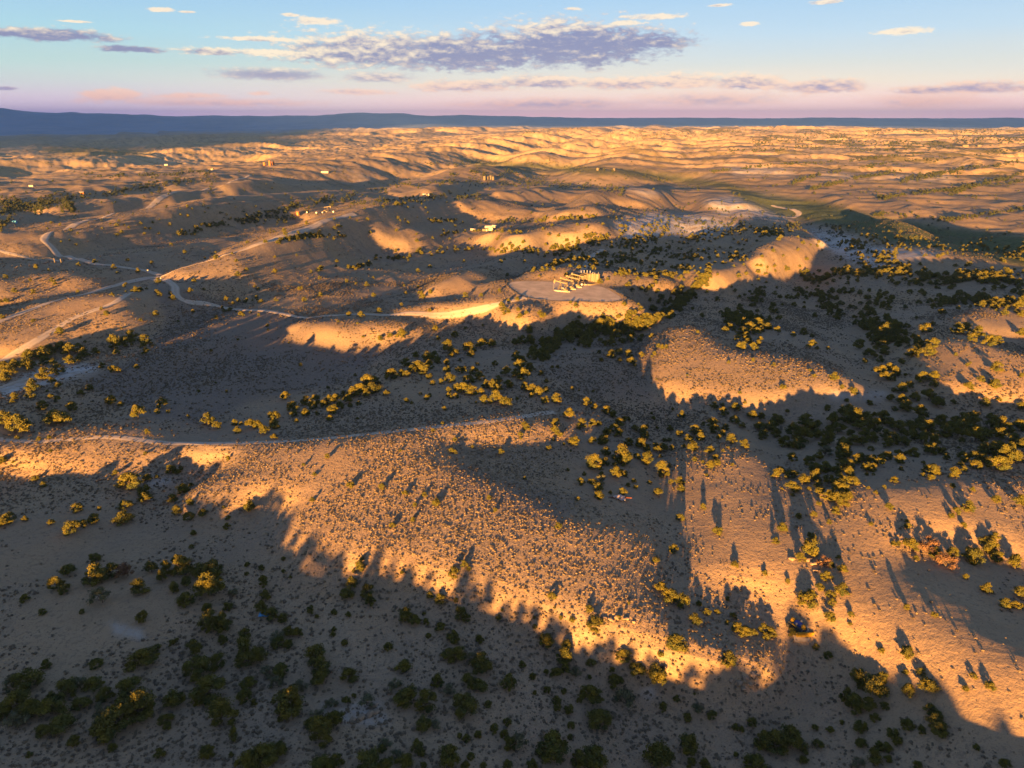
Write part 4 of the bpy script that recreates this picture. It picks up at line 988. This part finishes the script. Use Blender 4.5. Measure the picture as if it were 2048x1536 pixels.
for i, (px, py) in enumerate(spots):
    o = pj if i == 0 else copy_tree(pj)
    p = at(px, py, .1); o.location = p; o.rotation_euler = (0, 0, math.radians(158)); o.scale = (.86,)*3
    tag(o, lab[i], 'pumpjack', 'pumpjacks in a row on the gravel pad')
o = copy_tree(pj); o.location = at(655, 424, .1); o.rotation_euler = (0, 0, math.radians(-12)); o.scale = (1.05,)*3
tag(o, 'lone yellow pumpjack on the small levelled pad above the main road', 'pumpjack'); 
def tank(px, py, r, h, m, label, cat='tank', group=None, ladder=True):
    e = empty('storage_tank', at(px, py))
    MB().tube((0,0,0), (0,0,h), r, n=28).build('tank_shell', m, e)
    MB().tube((0,0,h), (0,0,h+.35*r*.5), r*1.02, .15, n=28).build('tank_roof', m_tan, e)
    MB().tube((r*.4,0,h), (r*.4,0,h+.7), .22, n=10).build('hatch', m_steel, e)
    if ladder:
        l = MB()
        for s_ in (-.2, .2): l.tube((s_, -r-.12, 0), (s_, -r-.12, h+.5), .04, n=5)
        for k in range(int(h/.4)): l.tube((-.2, -r-.12, .3+.4*k), (.2, -r-.12, .3+.4*k), .03, n=4)
        l.build('ladder', m_steel, e)
    return tag(e, label, cat, group)
def separator(px, py, label):
    e = empty('heater_shed', at(px, py))
    MB().box((0,0,2.3), (1.7,2.2,4.4)).build('shed_wall', m_tan2, e)
    MB().prism([(-1,4.5),(0,4.9),(1,4.5),(1,4.62),(0,5.02),(-1,4.62)], -1.3, 1.3).build('roof', m_tan, e)
    MB().box((0,-1.12,1.2), (.95,.06,2.0)).build('door', m_tan, e)
    MB().tube((.6,.4,4.6), (.6,.4,6.3), .2, n=10).tube((.6,.4,6.3), (.6,.4,6.5), .32, n=10).build('exhaust_stack', m_steel, e)
    return tag(e, label, 'shed', 'heater sheds at the back of the oil pad')
separator(1160, 561, 'leftmost tall tan heater shed at the back of the oil pad')
separator(1166, 560, 'second tall tan heater shed from the left on the oil pad')
separator(1172, 560, 'third tall tan heater shed from the left on the oil pad')
separator(1178, 561, 'rightmost tall tan heater shed with exhaust, left of the tank group')
for i, (x, y, r, h) in enumerate([(1184,562,.9,5.2),(1188,563,.9,5.2),(1194,564,1.8,5.6)]):
    tank(x, y, r, h, m_tan2, ['slim upright tan tank between the sheds and the right hand tanks','slim upright tan tank touching the widest tank','widest upright tan tank at the right end of the pad equipment'][i], group='upright tanks on the oil pad')
e = empty('horizontal_vessel', at(1160, 572)); e.rotation_euler = (0, 0, math.radians(115))
MB().tube((-2.6,0,1.5), (2.6,0,1.5), .85, n=20).build('vessel_body', m_dark, e)
MB().tube((-2.6,0,1.5), (-3.0,0,1.5), .85, .3, n=20).tube((2.6,0,1.5), (3.0,0,1.5), .85, .3, n=20).build('end_cap', m_steel, e)
MB().box((-1.5,0,.4), (.35,1.3,.9)).box((1.5,0,.4), (.35,1.3,.9)).build('saddle', m_conc, e)
tag(e, 'dark horizontal pressure vessel beside the rear pumpjack', 'vessel')
# curved steel containment wall in front of the tanks
e = MB(); pts_ = [(1166,568),(1174,570.5),(1182,571),(1190,569.5),(1198,566.5),(1203,563)]
g_ = catmull([at(*q_)[:2] for q_ in pts_], 6)
for a_, b_ in zip(g_[:-1], g_[1:]):
    e.box(((a_[0]+b_[0])/2, (a_[1]+b_[1])/2, PADZ_AT(a_[0], a_[1])+.45), (np.hypot(*(b_-a_))*1.02, .12, .9), rz=math.atan2(b_[1]-a_[1], b_[0]-a_[0]))
tag(e.build('containment_wall', m_tan2), 'low curved tan wall in front of the tanks on the oil pad', 'wall')
for i, (x, y) in enumerate([(1140,550),(1131,556)]):
    e = empty('pipe_rack', at(x, y)); e.rotation_euler = (0, 0, math.radians(160))
    MB().tube((-4,.3,.6), (4,.3,.6), .18).tube((-4,-.3,.6), (4,-.3,.6), .18).build('pipe', m_tan2, e)
    MB().box((-2.5,0,.22), (.3,1.2,.44)).box((2.5,0,.22), (.3,1.2,.44)).build('support', m_dark, e)
    tag(e, ['pipe rack behind the pumpjack row near the pad rear edge','pipe rack left of the pumpjack row lying on open gravel'][i], 'pipes')
# upper small pad
tank(596, 431, 2.4, 5.5, m_org, 'orange rust coloured tank beside bushes at the left of the small pad')
for i, (x, y, s_) in enumerate([(614,426,.8),(633,427,.9),(645,426,.7),(667,425,.8)]):
    e = empty('control_box', at(x, y)); e.scale = (s_,)*3
    MB().box((0,0,1.4), (2.4,1.8,2.2), taper=.97).build('cabinet', m_white, e); MB().box((0,-.93,1.3), (1.0,.05,1.7)).build('door', m_steel, e); MB().box((0,0,.15), (2.6,2.0,.3)).build('skid', m_dark, e)
    tag(e, ['white control box next to the orange tank','white control box midway between orange tank and lone pumpjack','small white control box directly left of the lone pumpjack','white control box directly right of the lone pumpjack'][i], 'box', 'white control boxes on the small pad')
# camp of trailers and cars
def trailer(px, py, L_, H_, rz, m, label, group):
    e = empty('camping_trailer', at(px, py)); e.rotation_euler = (0, 0, rz)
    pts = [(-L_/2,.55),(L_/2-.5,.55),(L_/2,1.1),(L_/2-.15,H_-.4),(L_/2-.5,H_),(-L_/2+.15,H_),(-L_/2,H_-.2)]
    MB().prism(pts, -1.2, 1.2).build('body', m, e)
    MB().box((-.15*L_,-1.22,1.9), (1.2,.05,.7)).build('window', m_glass, e); MB().box((.28*L_,-1.22,1.9), (.9,.05,.6)).build('window', m_glass, e)
    MB().box((.08*L_,-1.22,1.55), (.75,.04,1.9)).build('door', m_steel, e)
    for sx in (-.45, .45):
        MB().tube((sx,-1.22,.38), (sx,-.95,.38), .38, n=14).build('wheel', m_rub, e)
    MB().box((L_/2+.6,0,.6), (1.3,.12,.12)).build('tow_bar', m_dark, e)
    return tag(e, label, 'trailer', group)
G = 'trailers in the hillside camp'
trailer(946, 462, 6.5, 3.1, -.7, m_white, 'white trailer standing apart at the left of the hillside camp', G)
trailer(972, 463, 8.5, 3.0, .02, m_tan2, 'long cream trailer in front of the camp with low roof', G)
trailer(981.5, 462, 5.0, 4.3, .0, m_white, 'tall square cream trailer at the right front of the camp', G)
trailer(977, 457, 9.0, 3.4, .05, m_white, 'white trailer behind the long cream one in the camp', G)
trailer(989, 456, 6.0, 3.6, -.5, m_white, 'white trailer at the rear right of the camp above a blue car', G)
def car(px, py, rz, m, label, group=None):
    e = empty('car', at(px, py)); e.rotation_euler = (0, 0, rz)
    MB().prism([(-2.2,.45),(2.2,.45),(2.25,.85),(1.2,1.02),(.5,1.5),(-1.3,1.52),(-1.9,1.05),(-2.25,.98)], -.9, .9).build('body', m, e)
    MB().prism([(1.1,1.0),(.52,1.42),(-1.25,1.44),(-1.75,1.05)], -.92, .92).build('window', m_glass, e)
    for sx in (-1.35, 1.4):
        for sy in (-1, 1): MB().tube((sx, sy*.93, .34), (sx, sy*.7, .34), .34, n=14).build('wheel', m_rub, e)
    return tag(e, label, 'car', group)
car(927, 459, .6, m_white, 'pale parked car at the far left of the hillside camp')
car(987.5, 460, .1, m_blue, 'dark blue parked car at the right edge of the camp')
# houses, sheds and well sites far off
def shed(px, py, L_, W_s, H_, m, mr, label, cat='building', rz=0., group=None):
    e = empty('shed', at(px, py)); e.rotation_euler = (0, 0, rz); e.scale = (.7,.7,.7)
    MB().box((0,0,H_/2-.3), (L_,W_s,H_+.6)).build('wall', m, e)
    MB().prism([(-W_s/2-.3,H_),(0,H_+W_s*.22),(W_s/2+.3,H_),(W_s/2+.3,H_+.15),(0,H_+W_s*.22+.15),(-W_s/2-.3,H_+.15)], -L_/2-.3, L_/2+.3).build('roof', mr, e).rotation_euler = (0, 0, math.pi/2)
    MB().box((-L_*.25,-W_s/2-.03,1.1), (1.1,.06,2.1)).build('door', m_steel, e)
    for k in (.05, .32): MB().box((L_*k,-W_s/2-.03,1.6), (L_*.12,.06,1.0)).build('window', m_glass, e)
    return tag(e, label, cat, group)
shed(30, 446, 6, 4, 3.0, m_lblue, m_lblue, 'bright blue shed among trees at the left edge')
shed(852, 391, 16, 6, 3.4, m_white, m_white, 'long white building on the ridge among trees, upper centre')
shed(63, 373, 12, 5, 3, m_white, m_white, 'white building in the trees at far left')
shed(164, 387, 11, 6, 3, m_org, m_white, 'orange and white building left of the belt of trees')
shed(219, 386, 8, 5, 3, m_white, m_white, 'small white building on the sunlit flat at left')
shed(425, 340, 9, 7, 6, m_tan2, m_tan, 'small tan building on the golden flat at upper left')
shed(650, 346, 26, 8, 5, m_white, m_steel, 'long low white building beyond the road, upper left of centre')
shed(333, 331, 14, 8, 5, m_white, m_white, 'tiny white building near the pale badlands at upper left')
shed(1930, 293, 34, 14, 11, m_tan2, m_tan, 'larger tan building on the plateau at far right')
shed(1958, 293, 22, 12, 9, m_tan2, m_tan, 'smaller tan building on the plateau at far right')
for i, (x, y) in enumerate([(969,360),(975,359),(981,359),(986,360)]):
    tank(x, y, 3.0, [9,7,9,8][i], m_tan, ['leftmost tan tank of the well site on the wooded hill','second tan tank from the left on the wooded hill','third tan tank from the left on the wooded hill','rightmost tan tank of the well site on the wooded hill'][i], group='tanks on the wooded hill', ladder=False)
for i, (x, y) in enumerate([(1195,341),(1228,342)]):
    tank(x, y, 3.4, 6.5, m_tan, ['left hand tank on the flat topped mesa','right hand tank on the flat topped mesa'][i], group='tanks on the mesa', ladder=False)
for i, (x, y, h) in enumerate([(540,331,12),(547,330,9),(529,331,8)]):
    tank(x, y, 3.2, h, m_org, ['tallest tank of the well site on the golden flat','middle pale tank of the well site on the golden flat','leftmost tank of the well site on the golden flat'][i], group='tanks on the golden flat', ladder=False)
for i, (x, y, h) in enumerate([(1147,245,16),(1187,245,22)]):
    q0 = at(x, y); e = empty('tower', q0); e.scale = (math.hypot(q0[0], q0[1])/9000,)*3; l = MB()
    for sx in (-1, 1):
        for sy in (-1, 1): l.tube((sx*3, sy*3, 0), (sx*1, sy*1, h), .5, .4, n=6)
    for k in range(6):
        w = 3-2*k/6; z_ = h*k/6
        l.beam((-w,-w,z_), (w,-w,z_+h/6), .25); l.beam((w,-w,z_), (-w,-w,z_+h/6), .25)
    l.build('lattice', m_white, e); MB().box((0,0,h+1), (3,3,2)).build('tower_head', m_white, e)
    tag(e, ['shorter pale tower on the horizon above the golden plateau','taller pale tower on the horizon above the golden plateau'][i], 'tower')
# fence and marker posts by the junction
def fence(pts, label):
    g_ = [at(*q_) for q_ in pts]; e = empty('fence', g_[0]); o_ = g_[0]
    r = MB(); n_ = 0
    for a_, b_ in zip(g_[:-1], g_[1:]):
        L_ = math.dist(a_, b_); k_ = max(int(L_/4), 1)
        for i in range(k_):
            x = a_[0]+(b_[0]-a_[0])*i/k_; y = a_[1]+(b_[1]-a_[1])*i/k_; z = float(gsurf(x, y))
            MB().tube((x-o_[0], y-o_[1], z-o_[2]-.3), (x-o_[0], y-o_[1], z-o_[2]+1.5), .11, n=6).build('post', m_wood, e)
            x2 = a_[0]+(b_[0]-a_[0])*(i+1)/k_; y2 = a_[1]+(b_[1]-a_[1])*(i+1)/k_; z2 = float(gsurf(x2, y2))
            for hh_ in (.6, 1.2): r.tube((x-o_[0], y-o_[1], z-o_[2]+hh_), (x2-o_[0], y2-o_[1], z2-o_[2]+hh_), .02, n=4)
    r.build('wire', m_steel, e)
    return tag(e, label, 'fence')
fence([(20,510),(60,515),(85,519),(108,522)], 'low post and wire fence running left from the two gate posts')
for i, (x, y) in enumerate([(110,526),(123,527)]):
    e = empty('gate_post', at(x, y)); MB().tube((0,0,-.3), (0,0,3.2), .3, n=8).build('post', m_tan2, e); MB().box((0,0,3.3), (.8,.8,.25)).build('cap', m_wood, e)
    tag(e, ['left of the two tall pale gate posts at the fence end','right of the two tall pale gate posts at the fence end'][i], 'post', 'gate posts')
for i, (x, y) in enumerate([(276,544),(296,545),(322,561)]):
    e = empty('marker_post', at(x, y)); MB().tube((0,0,-.2), (0,0,1.6), .08, n=6).build('post', m_wood, e); MB().box((0,0,1.7), (.9,.08,.8)).build('sign_plate', m_white, e)
    tag(e, ['left marker plate beside the road before the junction','right marker plate beside the road before the junction','marker plate at the lit corner below the junction'][i], 'sign', 'marker plates at the junction')
# wooden debris and tarp
e = empty('debris_pile', at(1232, 997))
MB().box((-3.5,0,.25), (7,.5,.4), rz=.03).box((3.4,.2,.2), (2.6,.4,.3), rz=-.1).build('timber', mat('red_brown_timber', (.14,.05,.04)), e)
rk = MB()
for k in range(12): rk.box((rnd.randn()*.9+1, rnd.randn()*.5, .3+.4*rnd.rand()), (1.0+rnd.rand(), .5+.5*rnd.rand(), .15+.2*rnd.rand()), rz=rnd.rand()*3, tilt=rnd.randn()*.2)
rk.build('board_heap', m_pink, e); tag(e, 'long dark timber with a heap of pale pinkish boards below gold trees', 'debris')
p = at(529, 1229); V = []; F = []
for i in range(9):
    for j in range(9): V.append(((i/8-.5)*2.4, (j/8-.5)*2.0, 1.3*math.exp(-((i-4)**2+(j-4)**2)/9)+.12*rnd.rand()))
for i in range(8):
    for j in range(8): F.append([i*9+j, (i+1)*9+j, (i+1)*9+j+1, i*9+j+1])
o = new_mesh('tarp', V, np.array(F), [m_lblue]); o.location = (p[0], p[1], p[2]+.05); tag(o, 'small pale blue tarp in a gap between trees', 'tarp')
# the yellow bladed machine
p = at(1594, 1258); e = empty('crawler_tractor', (p[0], p[1], p[2]+.02), math.radians(-60))
for sy in (-1, 1):
    t_ = MB().prism([(-1.9,.1),(1.7,.1),(2.1,.5),(1.7,.95),(-1.8,.95),(-2.2,.5)], sy*1.15-.25, sy*1.15+.25).build('track', m_rub, e)
    w = MB()
    for k in range(5): w.tube((-1.5+.75*k, sy*1.42, .45), (-1.5+.75*k, sy*1.36, .45), .26, n=10)
    w.build('track_wheels', m_dark, t_)
MB().box((0,0,.95), (3.9,1.8,.7)).build('chassis', m_dark, e)
MB().box((.15,0,1.65), (1.9,1.05,.75), taper=.85).build('engine_cover', m_blue, e)
for x_, nm in ((-1.45, 'round_tank'), (1.5, 'round_tank')):
    MB().tube((x_,.05,1.25), (x_,.05,1.95), .55, .5, n=20).tube((x_,.05,1.95), (x_,.05,2.1), .3, .22, n=14).build(nm, m_yel, e)
for sy in (-1, 1):
    MB().tube((.2, sy*.85, 1.3), (.2, sy*.85, 2.0), .12, n=8).box((.2, sy*.85, 2.05), (.35,.3,.3)).build('work_lamp', m_white, e)
MB().box((-.2,-.95,1.35), (1.2,.22,.25)).build('side_rail', m_yel, e)
bl = MB().prism([(0,0),(.5,0),(.32,.5),(.42,1.05),(.2,1.1),(.12,.5)], -2.0, 2.0); blo = bl.build('blade', m_yel, e)
blo.location = (2.3,-.4,0); blo.rotation_euler = (0, 0, math.radians(-30))
MB().beam((1.5,.6,.6), (2.4,.1,.5), .12).beam((1.5,-.6,.6), (2.4,-.7,.5), .12).build('blade_arm', m_dark, e)
tag(e, 'small dark tracked machine with blue cover, round yellow tanks and wide yellow blade', 'tractor')
sg_ = road('scraped_ground', [1586,1270,1602,1269,1618,1268], 3.2, .05)
# sandstone blocks
def rock(px, py, s_, seed, label, grp):
    s_ *= .62
    rs = np.random.RandomState(seed); V = []; F = []; n = 9; m_ = 6
    dsh = 1+.6*(rs.rand(m_+1, n)-.5)
    for i in range(m_+1):
        th = math.pi*i/m_
        for k in range(n):
            a = 2*math.pi*k/n; r = dsh[i, k] if 0 < i < m_ else 1
            c1 = lambda v: math.copysign(abs(v)**.4, v)
            V.append((s_*r*.9*c1(math.sin(th)*math.cos(a)), s_*r*.65*c1(math.sin(th)*math.sin(a)), s_*.42*r*c1(math.cos(th))))
    for i in range(m_):
        for k in range(n): F.append([i*n+k, (i+1)*n+k, (i+1)*n+(k+1) % n, i*n+(k+1) % n])
    o = new_mesh('boulder', V, np.array(F), [m_rock]); p = at(px, py); o.location = (p[0], p[1], p[2]+s_*.12); o.rotation_euler = (rs.randn()*.15, rs.randn()*.15, rs.rand()*3)
    return tag(o, label, 'rock', grp)
RK = {'among the bushes above the yellow bladed vehicle': [(1583,1118,1.5),(1600,1112,1.0),(1618,1120,1.4),(1628,1128,1.7),(1640,1122,1.2),(1646,1136,1.2),(1632,1142,1.4)],
 'on the lit ledge left of the lower centre bushes': [(1208,1236,1.1),(1222,1240,1.3),(1236,1234,1.5),(1252,1238,1.3),(1268,1244,1.0)],
 'on the bright nose above the bottom shade': [(1462,1362,1.0),(1478,1366,1.4),(1490,1358,1.6),(1500,1370,1.2),(1506,1352,1.3),(1486,1378,1.0)],
 'on the grey outcrop in the bottom shade': [(705,1442,1.2),(722,1436,1.6),(740,1430,1.6),(752,1424,1.3),(750,1412,1.0)]}
for nm, lst in RK.items():
    for i, (x, y, s_) in enumerate(lst):
        od = ORD[i] if i < len(lst)-1 else 'rightmost'
        rock(x, y, s_, 900+i+len(nm), ('%s sandstone block %s' if od in ('leftmost','rightmost') else '%s sandstone block from the left %s') % (od, nm), 'sandstone blocks '+nm)
# ---------------------------------------------------------------- unseen clouds added behind the viewpoint, edges shaped to shade the far plain
m_shade_cloud = mat('shade_cloud', (.8,.8,.82), 1.0, (.0005,.05), spec=0)
def shade_cloud_bank(us, lo, hi, s0, fat):
    nh = 26; V = []; F = []; nu = len(us)
    for side in (0, 1):
        for i, u in enumerate(us):
            for j in range(nh):
                f_ = j/(nh-1); h = lo[i]*(1-f_)+hi[i]*f_
                bul = math.sin(math.pi*f_)**.5*fat*(1+.4*float(fbm(np.array(u/5000.), np.array(f_*6+3), 3)))
                V.append((u*AY+(s0+(bul if side else -bul*.6))*AX, -u*AX+(s0+(bul if side else -bul*.6))*AY, h+110*float(fbm(np.array(u/1500.), np.array(f_*9.), 3))*(f_ < .3)*(hi[i]-lo[i] > 1500)))
    for side in (0, 1):
        o0 = side*nu*nh
        for i in range(nu-1):
            for j in range(nh-1):
                q_ = [o0+i*nh+j, o0+(i+1)*nh+j, o0+(i+1)*nh+j+1, o0+i*nh+j+1]
                F.append(q_ if side else q_[::-1])
    o = new_mesh('shade_cloud', V, np.array(F), [m_shade_cloud], smooth=True); o['kind'] = 'structure'
us = np.linspace(-60000, 40000, 60)
shade_cloud_bank(us, np.interp(us, [-60000,-6000,-2000,0,2200,4200,9000,40000], [1900,1800,1700,1950,1950,1250,1300,1400]), 4600+500*np.sin(np.arange(60)*.9), -12500, 1600)
us = np.interp(np.linspace(0, 1, 50), [0, .3, 1], [-40000, -7000, -2150])
shade_cloud_bank(us, 1050+0*us+60*(us > -2400), np.interp(us, [-40000,-6200,-4400,-3300,-2150], [2300,2200,1568,1284,1118]), -12500, 900)
# ---------------------------------------------------------------- air
zmin = float(GZ.min())-1; TOP = float(GZ.max())+15
hb = MB().box((0,0,(zmin+TOP)/2), (59500,59500,TOP-zmin)).build('haze', m_shade_cloud); hb['kind'] = 'stuff'
hm = D.materials.new('haze_air'); hm.use_nodes = True; ht = hm.node_tree; ht.nodes.clear()
pv = ht.nodes.new('ShaderNodeVolumePrincipled'); pv.inputs['Color'].default_value = (.3,.58,1,1); pv.inputs['Anisotropy'].default_value = .35; pv.inputs['Density'].default_value = 4.4e-5
ho = ht.nodes.new('ShaderNodeOutputMaterial'); ht.links.new(pv.outputs[0], ho.inputs['Volume'])
hb.data.materials.clear(); hb.data.materials.append(hm)
